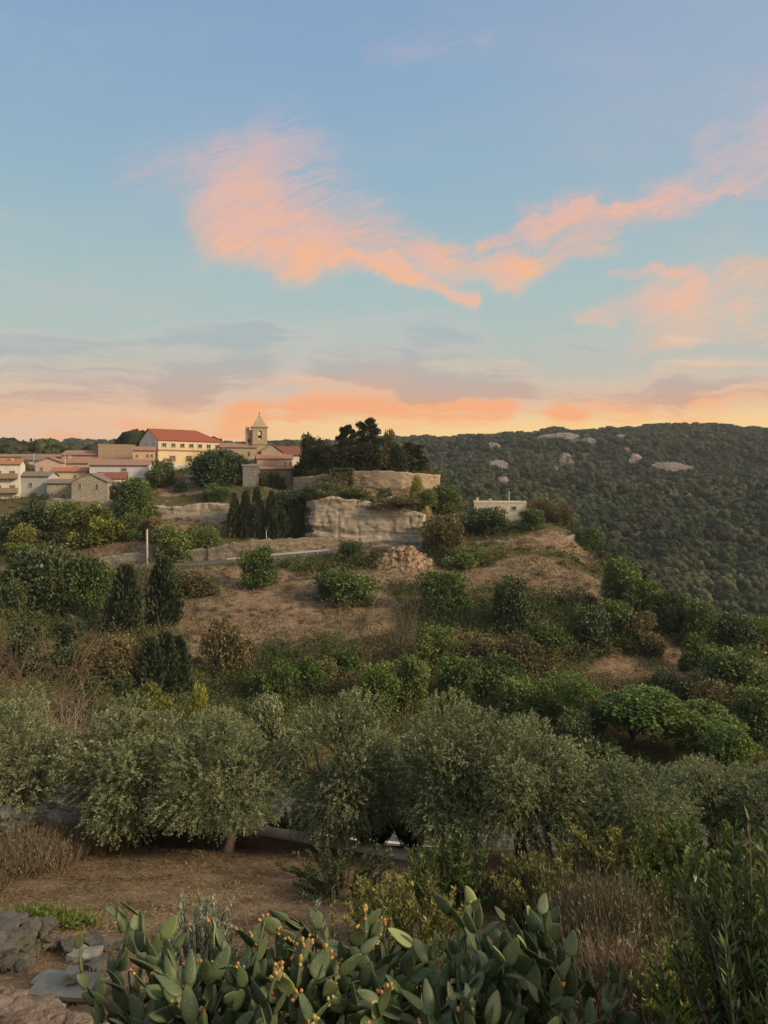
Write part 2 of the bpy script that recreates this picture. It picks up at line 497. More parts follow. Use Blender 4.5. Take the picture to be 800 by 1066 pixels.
M['poleconc'] = plain('pole_concrete', (.42, .35, .27), .8, .15, 2.0, .01)
M['roughstone'] = plain('rough_grey_stone', (.088, .080, .066), .95, .55, 2.5, .06)
M['palestone'] = plain('pale_field_stone', (.28, .26, .22), .95, .4, 2.0, .05)
M['slate'] = plain('flat_stone_slab', (.17, .16, .145), .85, .3, 2.2, .02)

def wall_mat(name, c, stain, var=.18, stainamt=.6):
    m, t = new_mat(name)
    p = obj_pos(t)
    n1 = t.noise(t.v('MULTIPLY', p, (1, 1, .35)), .55, 5, .65)
    n2 = t.noise(p, 2.6, 5, .65)
    lo = tuple(x * (1 - var) for x in c) + (1,)
    hi = tuple(min(1, x * (1 + var)) for x in c) + (1,)
    col = t.ramp(n2, [(.3, lo), (.7, hi)])
    col = t.mix(t.smooth(n1, .5, .75, 0, stainamt), col, tuple(stain) + (1,))
    finish(t, col, .9, n2, .03, .5, .1)
    return m

M['w_white'] = wall_mat('whitewashed_wall', (.58, .53, .46), (.36, .31, .26))
M['w_grey'] = wall_mat('grey_cement_wall', (.36, .35, .34), (.25, .24, .23))
M['w_conc'] = wall_mat('raw_concrete_wall', (.145, .14, .13), (.09, .085, .08))
M['w_bluegrey'] = wall_mat('pale_grey_wall', (.45, .45, .46), (.33, .32, .31))
M['w_yellow'] = wall_mat('yellow_plaster', (.56, .44, .27), (.42, .31, .19), .12, .5)
M['w_cream'] = wall_mat('cream_plaster', (.60, .52, .40), (.48, .38, .27))
M['w_peach'] = wall_mat('peach_plaster', (.48, .33, .22), (.45, .30, .19))
M['w_pink'] = wall_mat('pink_plaster', (.50, .34, .28), (.40, .26, .20))
M['w_stone'] = stone_mat('house_stone', (.45, .38, .28, 1), (.34, .29, .23, 1), (.28, .24, .19, 1), (1.2, 1.2, 2.4), (.22, .19, .15, 1), .05)
M['w_church'] = stone_mat('church_stone', (.48, .375, .255, 1), (.40, .31, .21, 1), (.34, .265, .185, 1), (1.6, 1.6, 3.0), (.27, .205, .14, 1), .04)
M['w_brown'] = wall_mat('brown_wall', (.26, .19, .14), (.20, .15, .11))

def tile_mat(name, c1, c2, grime):
    m, t = new_mat(name)
    p = obj_pos(t)
    wv_ = t.n('ShaderNodeTexWave', wave_type='BANDS', bands_direction='X')
    t.put(wv_.inputs['Vector'], p); wv_.inputs['Scale'].default_value = 1.4
    wv_.inputs['Distortion'].default_value = .6
    n1 = t.noise(p, .9, 6, .7)
    n2 = t.noise(t.v('MULTIPLY', p, (3, 1.2, 3)), 3, 3, .6)
    col = t.mix(n2, c1, c2)
    col = t.mix(t.smooth(n1, .5, .78, 0, .6), col, grime)
    finish(t, col, .9, wv_.outputs[0], .06, .6, .1)
    return m

M['t_red'] = tile_mat('red_roof_tiles', (.30, .09, .05, 1), (.21, .07, .042, 1), (.15, .07, .05, 1))
M['t_brick'] = tile_mat('dull_red_roof_tiles', (.22, .085, .055, 1), (.16, .070, .05, 1), (.12, .07, .05, 1))
M['t_terra'] = tile_mat('weathered_roof_tiles', (.33, .19, .13, 1), (.24, .145, .105, 1), (.15, .115, .09, 1))
M['t_orange'] = tile_mat('orange_roof_tiles', (.38, .17, .09, 1), (.28, .13, .075, 1), (.18, .11, .075, 1))
M['t_grey'] = tile_mat('grey_brown_roof_tiles', (.22, .17, .135, 1), (.16, .13, .105, 1), (.11, .09, .075, 1))
m_, t_ = new_mat('dark_window_pane')
finish(t_, (.02, .022, .025, 1), .15, spec=.5)
M['pane'] = m_
M['frame'] = plain('window_frame', (.40, .33, .26), .7, .15, 3, 0)
M['shutter'] = plain('brown_shutter', (.13, .075, .045), .7, .2, 3, 0)
M['metal_dark'] = plain('dark_metal', (.05, .05, .05), .6, .1, 3, 0, .4)
# ------------------------------------------------------------------ terrain
# profile of the land by bearing (photo column) and distance; rows are heights relative to the eye
CP = []
def prof(D, **kw):
    for k, z in kw.items():
        px = -int(k[1:]) if k[0] == 'm' else int(k[1:])
        CP.append((px, D, z))
def flat(D, z, cols=(-700, -350, 0, 200, 400, 600, 800, 1150, 1500)):
    for px in cols: CP.append((px, D, z))
flat(3, -5.0); flat(5, -5.6); flat(8, -6.35); flat(11, -7.2); flat(14, -8.1); flat(17, -8.95); flat(19.5, -9.6)
flat(22, -10.9); flat(26, -11.5)
prof(32, m700=-11, m200=-12, p0=-13, p200=-14.5, p400=-15, p600=-15, p800=-15, p1000=-15, p1500=-14)
prof(50, m700=-12, m200=-15, p0=-17.5, p150=-20, p400=-22, p600=-22.6, p800=-23, p1000=-23, p1500=-20)
prof(70, m700=-13, m200=-17, p0=-19.5, p150=-22, p300=-25, p400=-26, p600=-26.5, p800=-28, p1000=-29, p1500=-28)
prof(85, m700=-13, m200=-17.5, p0=-19.5, p150=-21.7, p300=-24.5, p400=-25, p500=-26, p600=-26, p700=-26.5, p800=-27.2, p1000=-33, p1500=-36)
prof(100, m700=-12, m200=-17, p0=-19, p150=-21, p300=-23.3, p400=-23.5, p500=-23.5, p600=-24.2, p690=-25.5, p800=-27, p1000=-38, p1500=-42)
prof(115, m700=-11, m200=-16, p0=-18, p150=-19, p300=-20.5, p400=-21, p500=-21, p600=-21.5, p700=-23.2, p800=-30.5, p1000=-46, p1500=-48)
prof(130, m700=-10, m200=-14.5, p0=-16.7, p150=-16.6, p300=-17.3, p400=-17.5, p500=-18, p600=-18.5, p650=-20.3, p700=-27, p800=-39, p1000=-55, p1500=-54)
prof(140, m700=-9, m200=-13.5, p0=-15.2, p150=-15.2, p300=-15.3, p400=-15.5, p500=-15.5, p600=-16.5, p650=-20.5, p700=-33, p800=-46)
prof(152, m700=-6, m200=-8, p0=-10, p150=-11, p250=-12, p320=-13.5, p400=-13.5, p445=-13.3, p500=-13, p600=-15, p640=-19.5, p700=-41, p800=-52, p1000=-61, p1500=-58)
prof(158, p0=-7, p150=-8, p250=-8, p330=-4, p435=-4, p500=-12.4, p600=-14)
prof(165, m200=-2, p0=-4.5, p100=-5, p150=-5.5, p250=-4.5, p350=-1.3, p435=-1.6, p480=-9, p520=-11, p600=-12.6, p640=-24, p700=-54)
prof(175, p0=-1.5, p100=-1, p200=-1.5, p250=-.8, p350=1.2, p435=.6, p480=-7, p520=-10.2, p600=-13.5, p640=-30)
prof(190, m700=4, m200=4, p0=3, p100=3, p200=2.5, p300=3, p400=2.5, p440=.8, p500=-12, p600=-28, p700=-60, p800=-66, p1000=-70, p1500=-64)
prof(210, m200=6, p0=6, p100=6, p200=5, p300=4, p400=3, p440=-1, p500=-18, p600=-41, p700=-64, p800=-71)
prof(260, m700=8, m200=8, p0=8, p200=6, p400=-6, p500=-31, p600=-54, p700=-69, p800=-76, p1000=-80, p1500=-70)
prof(350, m700=6, m200=4, p0=2, p400=-20, p500=-36, p600=-46, p700=-59, p800=-67, p1000=-74, p1500=-60)
prof(450, m700=8, p0=5, p400=-6, p500=-22, p600=-28, p700=-36, p800=-43, p1000=-50, p1500=-40)
prof(600, m700=14, p0=12, p200=10, p400=4, p500=0, p600=-4, p700=-4, p800=-3, p1000=-10, p1500=-6)
prof(725, p0=16, p200=14, p400=8, p500=-2, p600=-11, p700=-15, p800=-17, p1000=-16)
prof(850, m700=28, p0=26, p300=27, p400=28, p500=27, p600=32, p700=33, p800=29, p1000=24, p1500=20)
prof(1150, m700=44, p0=43, p100=50, p200=47, p330=50, p400=48, p480=45, p500=47, p560=58, p620=68, p700=73, p760=70, p800=63, p900=58, p1500=50)
flat(1500, 36); flat(2500, 0)
CP = np.array(CP, float)

def sstep(x, a, b):
    t = np.clip((x - a) / (b - a), 0, 1)
    return t * t * (3 - 2 * t)

def cliff_step(px, D):
    mask = sstep(px, 316, 332) * (1 - sstep(px, 438, 454))
    return 9.2 * sstep(D, 153.0, 156.5) * (1 - sstep(D, 158, 200)) * mask

_uv = np.stack([CP[:, 0] / F, np.log(CP[:, 1]) * 1.5], 1)
_q = -(CP[:, 2] - cliff_step(CP[:, 0], CP[:, 1])) / CP[:, 1]
def _phi(r2):
    return 0.5 * r2 * np.log(np.maximum(r2, 1e-12))
_n = len(CP)
_K = _phi(((_uv[:, None] - _uv[None]) ** 2).sum(-1)) + np.eye(_n) * 3e-4
_Pm = np.concatenate([np.ones((_n, 1)), _uv], 1)
_A = np.block([[_K, _Pm], [_Pm.T, np.zeros((3, 3))]])
_sol = np.linalg.solve(_A, np.concatenate([_q, np.zeros(3)]))

def z_fan(px, D):
    px = np.atleast_1d(np.asarray(px, float)); D = np.atleast_1d(np.asarray(D, float))
    o = np.empty(px.shape)
    u = np.stack([px / F, np.log(D) * 1.5], -1).reshape(-1, 2)
    res = np.empty(len(u))
    for i in range(0, len(u), 20000):
        c = u[i:i + 20000]
        r2 = ((c[:, None] - _uv[None]) ** 2).sum(-1)
        res[i:i + 20000] = _phi(r2) @ _sol[:_n] + _sol[_n] + c @ _sol[_n + 1:]
    o = res.reshape(px.shape)
    return -o * D + cliff_step(px, D)

def vnoise(x, y, s, seed=0):
    """cheap smooth value noise for arrays"""
    r_ = np.random.default_rng(seed)
    G = r_.random((256, 256))
    x = x / s; y = y / s
    xi = np.floor(x).astype(int); yi = np.floor(y).astype(int)
    fx = x - xi; fy = y - yi
    fx = fx * fx * (3 - 2 * fx); fy = fy * fy * (3 - 2 * fy)
    g = lambda a, b: G[a % 256, b % 256]
    return (g(xi, yi) * (1 - fx) + g(xi + 1, yi) * fx) * (1 - fy) + (g(xi, yi + 1) * (1 - fx) + g(xi + 1, yi + 1) * fx) * fy

ROAD = [(-160, 137, 593), (0, 138, 592), (110, 139, 590.5), (160, 139.5, 588), (210, 140, 586), (250, 141, 583), (300, 143, 578.5), (350, 146, 574), (430, 149, 572), (478, 150.5, 571.5)]
ROADP = np.array([((px - 400) / F * D, D, -(py - HOR) / F * D) for px, D, py in ROAD])

def poly_dist(X, Y, P):
    best = np.full(X.shape, 1e9); zz = np.zeros(X.shape)
    for a, b in zip(P[:-1], P[1:]):
        d = b[:2] - a[:2]
        t = np.clip(((X - a[0]) * d[0] + (Y - a[1]) * d[1]) / (d @ d), 0, 1)
        dist = np.hypot(X - a[0] - t * d[0], Y - a[1] - t * d[1])
        m = dist < best
        best = np.where(m, dist, best)
        zz = np.where(m, a[2] + t * (b[2] - a[2]), zz)
    return best, zz

AZM = math.atan((1500 - 400) / F)
def height(X, Y):
    X = np.atleast_1d(np.asarray(X, float)); Y = np.atleast_1d(np.asarray(Y, float))
    r = np.maximum(np.hypot(X, Y), 3.0)
    az = np.arctan2(X, Y)
    azc = np.clip(az, -AZM, AZM)
    D = np.maximum(r * np.cos(azc), 3.0)
    px = 400 + F * np.tan(azc)
    z = z_fan(px, D)
    k = sstep(np.abs(az), AZM, R(115))
    z = z * (1 - k) + (-5.0 + 0.02 * np.minimum(r, 600)) * k
    amp = np.clip((r - 24) / 60, 0, 1)
    z = z + amp * ((vnoise(X, Y, 9, 1) - .5) * 0.9 + (vnoise(X, Y, 3.1, 2) - .5) * 0.35)
    z = z + (vnoise(X, Y, 1.3, 3) - .5) * 0.10
    big = np.clip((r - 260) / 300, 0, 1)
    z = z + big * ((vnoise(X, Y, 70, 4) - .5) * 9 + (vnoise(X, Y, 28, 5) - .5) * 4)
    dd, rz = poly_dist(X, Y, ROADP)
    kk = 1 - sstep(dd, 3.2, 7.5)
    z = z * (1 - kk) + rz * kk
    return z

def H(x, y):
    return float(height(x, y)[0])

_dline = np.exp(np.linspace(math.log(5), math.log(1300), 1400))
def hit(px, py, lo=5, hi=1300):
    """nearest point of the land seen at a photo pixel"""
    x = (px - 400) / F * _dline
    zz = height(x, _dline)
    row = HOR - F * zz / _dline
    ok = (row <= py) & (_dline >= lo) & (_dline <= hi)
    i = int(np.argmax(ok)) if ok.any() else len(_dline) - 1
    return Vector((x[i], _dline[i], zz[i]))

def at(px, D, py=None):
    x = (px - 400) / F * D
    return Vector((x, D, H(x, D) if py is None else (HOR - py) / F * D))

# bare / dry patches, as places on the land: centre pixel -> world ellipse
DRY = []
def dry(px, py, rx, ry, s=1.0):
    p = hit(px, py)
    DRY.append((p.x, p.y, rx, ry, s))
dry(575, 560, 9, 4, .7); dry(300, 640, 15, 17, 1); dry(240, 640, 9, 16, .8); dry(360, 640, 9, 15, .9); dry(310, 605, 18, 6, .9); dry(230, 600, 10, 5, .7)
dry(430, 598, 13, 5, .9); dry(520, 602, 14, 5, .9); dry(590, 610, 10, 11, 1); dry(610, 580, 7, 8, .9); dry(560, 590, 8, 6, .7)
dry(690, 690, 9, 6, 1); dry(655, 700, 8, 4, .8); dry(720, 675, 5, 5, .8)
dry(140, 580, 18, 4, .8); dry(210, 578, 12, 4, .7); dry(420, 590, 6, 4, .9); dry(200, 510, 10, 5, .8); dry(290, 507, 12, 4, .8); dry(410, 515, 9, 5, .9)
dry(190, 545, 10, 4, .5); dry(550, 568, 8, 5, .6); dry(230, 680, 8, 7, .6); dry(110, 690, 10, 8, .5); dry(60, 620, 8, 5, .4)
def dryness(X, Y):
    d = np.zeros(np.shape(X))
    nx = (vnoise(X, Y, 5, 11) - .5)
    for (cx, cy, rx, ry, s) in DRY:
        q = np.hypot((X - cx) / rx, (Y - cy) / ry) + nx * .5
        d = np.maximum(d, s * (1 - sstep(q, .65, 1.15)))
    r = np.hypot(X, Y)
    d = np.maximum(d, 1 - sstep(r, 20.5, 21.5))
    return d

# polar mesh of the land, fine within the view, all the way round the viewer
azs = np.concatenate([np.linspace(-180, -62, 30, endpoint=False), np.linspace(-62, -31, 50, endpoint=False),
                      np.linspace(-31, 31, 380, endpoint=False), np.linspace(31, 62, 50, endpoint=False), np.linspace(62, 180, 30, endpoint=False)])
rs = np.concatenate([[0.02], np.exp(np.linspace(math.log(1.0), math.log(120), 190, endpoint=False)), np.exp(np.linspace(math.log(120), math.log(215), 120, endpoint=False)),
                     np.exp(np.linspace(math.log(215), math.log(2600), 150))])
AZ, RR = np.meshgrid(np.radians(azs), rs)
XX, YY = RR * np.sin(AZ), RR * np.cos(AZ)
ZZ = height(XX, YY)
na, nr = len(azs), len(rs)
i0 = (np.arange(nr - 1)[:, None] * na + np.arange(na)[None]).ravel()
i1 = (np.arange(nr - 1)[:, None] * na + (np.arange(na)[None] + 1) % na).ravel()
faces = np.stack([i0, i1, i1 + na, i0 + na], 1)
me = mesh_np('ground', np.stack([XX, YY, ZZ], -1).reshape(-1, 3), faces, None, dryness(XX, YY).ravel(), True)

m, t = new_mat('hillside_ground')
p = geo_pos(t)
dr = t.n('ShaderNodeAttribute', attribute_name='tint').outputs['Fac']
n1 = t.noise(p, .16, 5, .65)
n2 = t.noise(p, 1.1, 6, .68)
n3 = t.noise(p, 9.0, 5, .7)
n4 = t.noise(t.v('MULTIPLY', p, (1, 1, 3)), 3.2, 5, .7)
soil = t.mix(t.smooth(n2, .35, .66), (.088, .061, .041, 1), (.235, .163, .10, 1))
soil = t.mix(t.smooth(n4, .52, .66, 0, .7), soil, (.315, .22, .128, 1))
soil = t.mix(t.smooth(n1, .48, .70, 0, .65), soil, (.135, .085, .058, 1))
soil = t.mix(t.smooth(n3, .56, .70, 0, .6), soil, (.38, .29, .185, 1))
green = t.mix(n2, (.032, .038, .014, 1), (.105, .092, .040, 1))
green = t.mix(t.smooth(n4, .50, .66, 0, .8), green, (.15, .115, .058, 1))
green = t.mix(t.smooth(n1, .48, .66, 0, .8), green, (.125, .085, .045, 1))
k = t.smooth(t.m('ADD', dr, t.m('MULTIPLY', t.m('SUBTRACT', n2, .5), 1.1)), .25, .65)
col = t.mix(k, green, soil)
hgt = t.m('ADD', t.m('MULTIPLY', n2, .7), t.m('MULTIPLY', n3, .35))
finish(t, col, .95, hgt, .22, .9, .05)
M['ground'] = m
me.materials.append(m)
tag(link('ground', me), kind='structure', label='brown and ochre dry hillside with a valley and far wooded ridge', cat='terrain')

# ------------------------------------------------------------------ roads
def ribbon(name, P3, half, mat, lift, kind='structure', off=0.0, drape=None, n=160, wob=0.0):
    P3 = np.array(P3, float)
    seg = np.r_[0, np.cumsum(np.hypot(*np.diff(P3[:, :2], axis=0).T))]
    s = np.linspace(0, seg[-1], n)
    c = np.stack([np.interp(s, seg, P3[:, k]) for k in range(3)], 1)
    for _ in range(12):
        c[1:-1] = (c[:-2] + 2 * c[1:-1] + c[2:]) / 4
    tg = np.gradient(c[:, :2], axis=0); tg /= np.linalg.norm(tg, axis=1, keepdims=True)
    nr_ = np.stack([-tg[:, 1], tg[:, 0]], 1)
    rows = []
    for k in (-1, -.33, .33, 1):
        xy = c[:, :2] + nr_ * (off + half * k)
        zz = height(xy[:, 0], xy[:, 1]) if drape else c[:, 2]
        rows.append(np.c_[xy, zz + lift])
    V_ = np.stack(rows, 1).reshape(-1, 3)
    i = (np.arange(n - 1)[:, None] * 4 + np.arange(3)[None]).ravel()
    f = np.stack([i, i + 4, i + 5, i + 1], 1)
    o = link(name, mesh_np(name, V_, f, mat, None, True))
    return tag(o, kind=kind)

r1 = ribbon('road', ROADP, 2.9, M['asphalt'], .05)
tag(r1, 'pale asphalt road cut along the hillside below the village', 'road')
r2 = ribbon('road_edge_line', ROADP, .09, M['white'], .056, off=-2.6)
tag(r2, 'white edge line along the hillside road', 'road marking')
# lane just below the olive terrace
LANE = [(-30, 27.5), (-12, 25.5), (-4, 24.4), (3, 23.0), (8, 22.0), (14, 21.0), (24, 19.5)]
LANEP = [(x, y, H(x, y)) for x, y in LANE]
LANEP = [(x, y, -11.0) for x, y, z in LANEP]
r3 = ribbon('lane', LANEP, 1.3, M['asphalt'], 0.10)
tag(r3, 'pale grey lane glimpsed under the olive trees', 'lane')
r4 = ribbon('lane_edge_line', LANEP, .07, M['white'], 0.106, off=-1.1)
tag(r4, 'white edge line on the lane under the olives', 'road marking')
# ------------------------------------------------------------------ foliage builders
def leaves(P, Dv, L, W, rg, flat=0.0):
    """quads: one rhombus leaf at each P along Dv with length L and width W"""
    n = len(P)
    Dv = Dv / np.maximum(np.linalg.norm(Dv, axis=1, keepdims=True), 1e-6)
    rnd = rg.normal(size=(n, 3))
    rnd[:, 2] += flat * np.sign(rnd[:, 2] + 1e-9)
    S = np.cross(Dv, rnd); S /= np.maximum(np.linalg.norm(S, axis=1, keepdims=True), 1e-6)
    L = np.broadcast_to(L, (n,))[:, None]; W = np.broadcast_to(W, (n,))[:, None]
    V_ = np.stack([P, P + Dv * L * .5 + S * W * .5, P + Dv * L, P + Dv * L * .5 - S * W * .5], 1)
    Fq = np.arange(n * 4).reshape(n, 4)
    return V_.reshape(-1, 3), Fq

def unit(rg, n):
    v = rg.normal(size=(n, 3))
    return v / np.linalg.norm(v, axis=1, keepdims=True)

def lobed(rg, nl, cz, ez, er, rmin, rmax, ground=0.05):
    """lobes through a dome: centres inside an ellipsoid of radius er, half height ez about cz"""
    out = []
    for i in range(nl):
        v = unit(rg, 1)[0] * rg.uniform(.35, .98)
        out.append((v[0] * er * .78, v[1] * er * .78, cz + v[2] * ez * .8, rg.uniform(rmin, rmax)))
    return np.array(out)

def crown_from_lobes(name, rg, lobes, ncl, per, L, W, spr, up, mat, fill=.35, young=.35, squash=.85, flat=0.0, down=0.0):
    li = rg.choice(len(lobes), size=ncl, p=lobes[:, 3] ** 2 / (lobes[:, 3] ** 2).sum())
    u = unit(rg, ncl)
    rad = np.where(rg.random(ncl) < fill, rg.random(ncl) ** .6, rg.uniform(.86, 1.08, ncl))
    lb = lobes[li]
    c = lb[:, :3] + u * (lb[:, 3] * rad)[:, None] * np.array([1, 1, squash])
    ctint = np.clip(.36 + .20 * rg.normal(size=ncl) + .10 * np.repeat(rg.normal(size=len(lobes))[None], 1, 0)[0][li], 0, 1)
    P_ = np.repeat(c, per, 0) + rg.normal(size=(ncl * per, 3)) * spr
    D_ = np.repeat(u, per, 0) * .7 + unit(rg, ncl * per) * .9 + np.array([0, 0, up])
    tt = np.clip(np.repeat(ctint, per) + .13 * rg.normal(size=ncl * per) + young * (rg.random(ncl * per) < .08), 0, 1)
    n = len(P_)
    V_, F_ = leaves(P_, D_, L * rg.uniform(.6, 1.25, n), W * rg.uniform(.7, 1.2, n), rg, flat)
    return mesh_np(name, V_, F_, mat, np.repeat(tt, 4))

def trunk_mesh(name, rg, h, r, nb, spread, top, mat, base=0.0, sides=7, lean=.06):
    mb = MB()
    l = Vector((rg.normal() * lean, rg.normal() * lean, 0))
    pts = [Vector((0, 0, base - .25 * h)), Vector((0, 0, base)), l * .5 + Vector((0, 0, base + h * .55)), l + Vector((0, 0, base + h))]
    mb.tube(pts, [r * 1.5, r * 1.2, r * .9, r * .75], sides)
    for i in range(nb):
        a = 2 * math.pi * (i + rg.uniform(-.3, .3)) / nb
        s0 = pts[2].lerp(pts[3], rg.uniform(.2, 1))
        e = Vector((math.cos(a) * spread * rg.uniform(.6, 1), math.sin(a) * spread * rg.uniform(.6, 1), base + h + (top - h) * rg.uniform(.5, .95)))
        mid = s0.lerp(e, .5) + Vector((rg.normal() * .05, rg.normal() * .05, .12 * (top - h)))
        mb.tube([s0, mid, e], [r * .55, r * .38, r * .12], 5)
    return mb.mesh(name, mat, True)

# unit trees: width 1, height 1; scaled where they stand
def unit_round(seed, mat, nl=18, n=1900, L=.055, W=.036, low=.02, bark='bark'):
    rg = np.random.default_rng(seed)
    lob = lobed(rg, nl + 4, .50, .50, .52, .09, .24)
    lob[:, :2] *= rg.uniform(.8, 1.2, (1, 2))
    for q_ in range(5):
        a_ = q_ * 1.26 + rg.uniform(-.4, .4)
        lob[q_] = (math.cos(a_) * .27, math.sin(a_) * .27, rg.uniform(.10, .22), rg.uniform(.15, .22))
    lob[:, 2] = np.maximum(lob[:, 2], low + .1)
    cr = crown_from_lobes('crown', rg, lob, n, 5, L, W, .028, .25, M[mat])
    tr = trunk_mesh('trunk', rg, .25, .026, 5, .3, .75, M[bark])
    return cr, tr

def unit_bush(seed, mat, nl=10, n=1700, L=.06, W=.04):
    rg = np.random.default_rng(seed)
    lob = lobed(rg, nl + 7, .42, .55, .62, .10, .26)
    lob[:, :2] *= rg.uniform(.8, 1.2, (1, 2))
    for q_ in range(5):
        a_ = q_ * 1.26 + rg.uniform(-.4, .4)
        lob[q_] = (math.cos(a_) * .32, math.sin(a_) * .32, rg.uniform(.06, .18), rg.uniform(.16, .24))
    lob[:, 2] = np.clip(lob[:, 2], .06, .80)
    cr = crown_from_lobes('crown', rg, lob, n, 5, L, W, .03, .3, M[mat], .3)
    tr = trunk_mesh('trunk', rg, .15, .022, 6, .3, .6, M['bark'])
    return cr, tr

def unit_cypress(seed, mat='cypress', n=1500, fat=1.0, top=1.0):
    rg = np.random.default_rng(seed)
    z = rg.random(n) ** .85 * .96 + .02
    prof_ = np.interp(z, [0, .06, .3, .6, .85, 1], [.30, .44, .46, .34, .17, .03]) * fat
    a = rg.random(n) * 2 * math.pi
    wob = 1 + .22 * np.sin(a * 3 + z * 9 + seed) + .18 * np.sin(a * 5 - z * 17) + .12 * rg.normal(size=n)
    rr = prof_ * wob * np.where(rg.random(n) < .3, rg.random(n), 1)
    c = np.stack([np.cos(a) * rr, np.sin(a) * rr, z * top], 1)
    per = 5
    P_ = np.repeat(c, per, 0) + rg.normal(size=(n * per, 3)) * np.array([.05, .05, .014])
    D_ = np.repeat(np.stack([np.cos(a) * .5, np.sin(a) * .5, np.full(n, .75)], 1), per, 0) + unit(rg, n * per) * .35
    D_ *= np.array([1, 1, .35])
    tt = np.clip(np.repeat(.38 + .2 * rg.normal(size=n), per) + .13 * rg.normal(size=n * per), 0, 1)
    V_, F_ = leaves(P_, D_, .10 * rg.uniform(.6, 1.3, n * per), .06 * rg.uniform(.7, 1.2, n * per), rg)
    V_[:, 2] = np.clip(V_[:, 2], 0, 1.03)
    cr = mesh_np('crown', V_, F_, M[mat], np.repeat(tt, 4))
    mb = MB(); mb.tube([(0, 0, -.05), (0, 0, .1), (0, 0, .9)], [.07, .06, .01], 6)
    return cr, mb.mesh('trunk', M['bark'], True)

def unit_plates(seed, mat='grove', nl=15, lo=.5, n=1600, tall=False):
    """pine with flat layers of foliage on spreading limbs"""
    rg = np.random.default_rng(seed)
    mb = MB()
    mb.tube([(0, 0, -.05), (.01, 0, .3), (-.01, .01, .7), (.0, 0, .93)], [.032, .027, .02, .008], 7)
    cs = []
    for i in range(nl):
        zz = lo + (1 - lo) * .9 * i / (nl - 1)
        k = 1 - (zz - lo) / (1 - lo)
        rr = (.14 + .38 * k ** .5) * rg.uniform(.45, 1.05)
        a = i * 2.4 + rg.uniform(-.3, .3)
        e = np.array([math.cos(a) * rr, math.sin(a) * rr, zz])
        mb.tube([(0, 0, zz - .06), (e[0] * .6, e[1] * .6, zz - .03), tuple(e)], [.012, .009, .004], 5)
        cs.append((e[0] * .9, e[1] * .9, zz, .11 + .10 * k))
    cs = np.array(cs)
    li = rg.integers(0, len(cs), n)
    u = unit(rg, n) * rg.random((n, 1)) ** .4
    c = cs[li, :3] + u * cs[li, 3:4] * np.array([1, 1, .20])
    per = 5
    P_ = np.repeat(c, per, 0) + rg.normal(size=(n * per, 3)) * .012
    D_ = np.repeat(u, per, 0) * .6 + unit(rg, n * per) + np.array([0, 0, .5])
    tt = np.clip(np.repeat(.38 + .2 * rg.normal(size=n), per) + .12 * rg.normal(size=n * per), 0, 1)
    V_, F_ = leaves(P_, D_, .045, .022, rg)
    return mesh_np('crown', V_, F_, M[mat], np.repeat(tt, 4)), mb.mesh('trunk', M['bark'], True)

def unit_fronds(seed, mat='bright', nf=230):
    """tree of layered feathery sprays (false acacia)"""
    rg = np.random.default_rng(seed)
    lob = lobed(rg, 15, .58, .38, .5, .13, .22)
    li = rg.integers(0, len(lob), nf * 6)
    u = unit(rg, nf * 6); u[:, 2] = np.abs(u[:, 2]) * .8 - .15
    c = lob[li, :3] + u * lob[li, 3:4] * np.array([1.1, 1.1, .75])
    out = u.copy(); out[:, 2] = out[:, 2] * .3 - .15
    out /= np.linalg.norm(out, axis=1, keepdims=True)
    per = 7
    tpar = np.tile(np.linspace(0, 1, per), len(c))
    P_ = np.repeat(c, per, 0) + np.repeat(out, per, 0) * (tpar * .10)[:, None] - np.array([0, 0, .03]) * (tpar ** 2)[:, None]
    D_ = np.repeat(out, per, 0) * .5 + unit(rg, len(P_)) * .9
    D_[:, 2] *= .45
    tt = np.clip(np.repeat(.40 + .2 * rg.normal(size=len(c)), per) + .1 * rg.normal(size=len(P_)), 0, 1)
    V_, F_ = leaves(P_, D_, .042, .026, rg, .8)
    return mesh_np('crown', V_, F_, M[mat], np.repeat(tt, 4)), trunk_mesh('trunk', rg, .3, .022, 6, .34, .8, M['bark'])

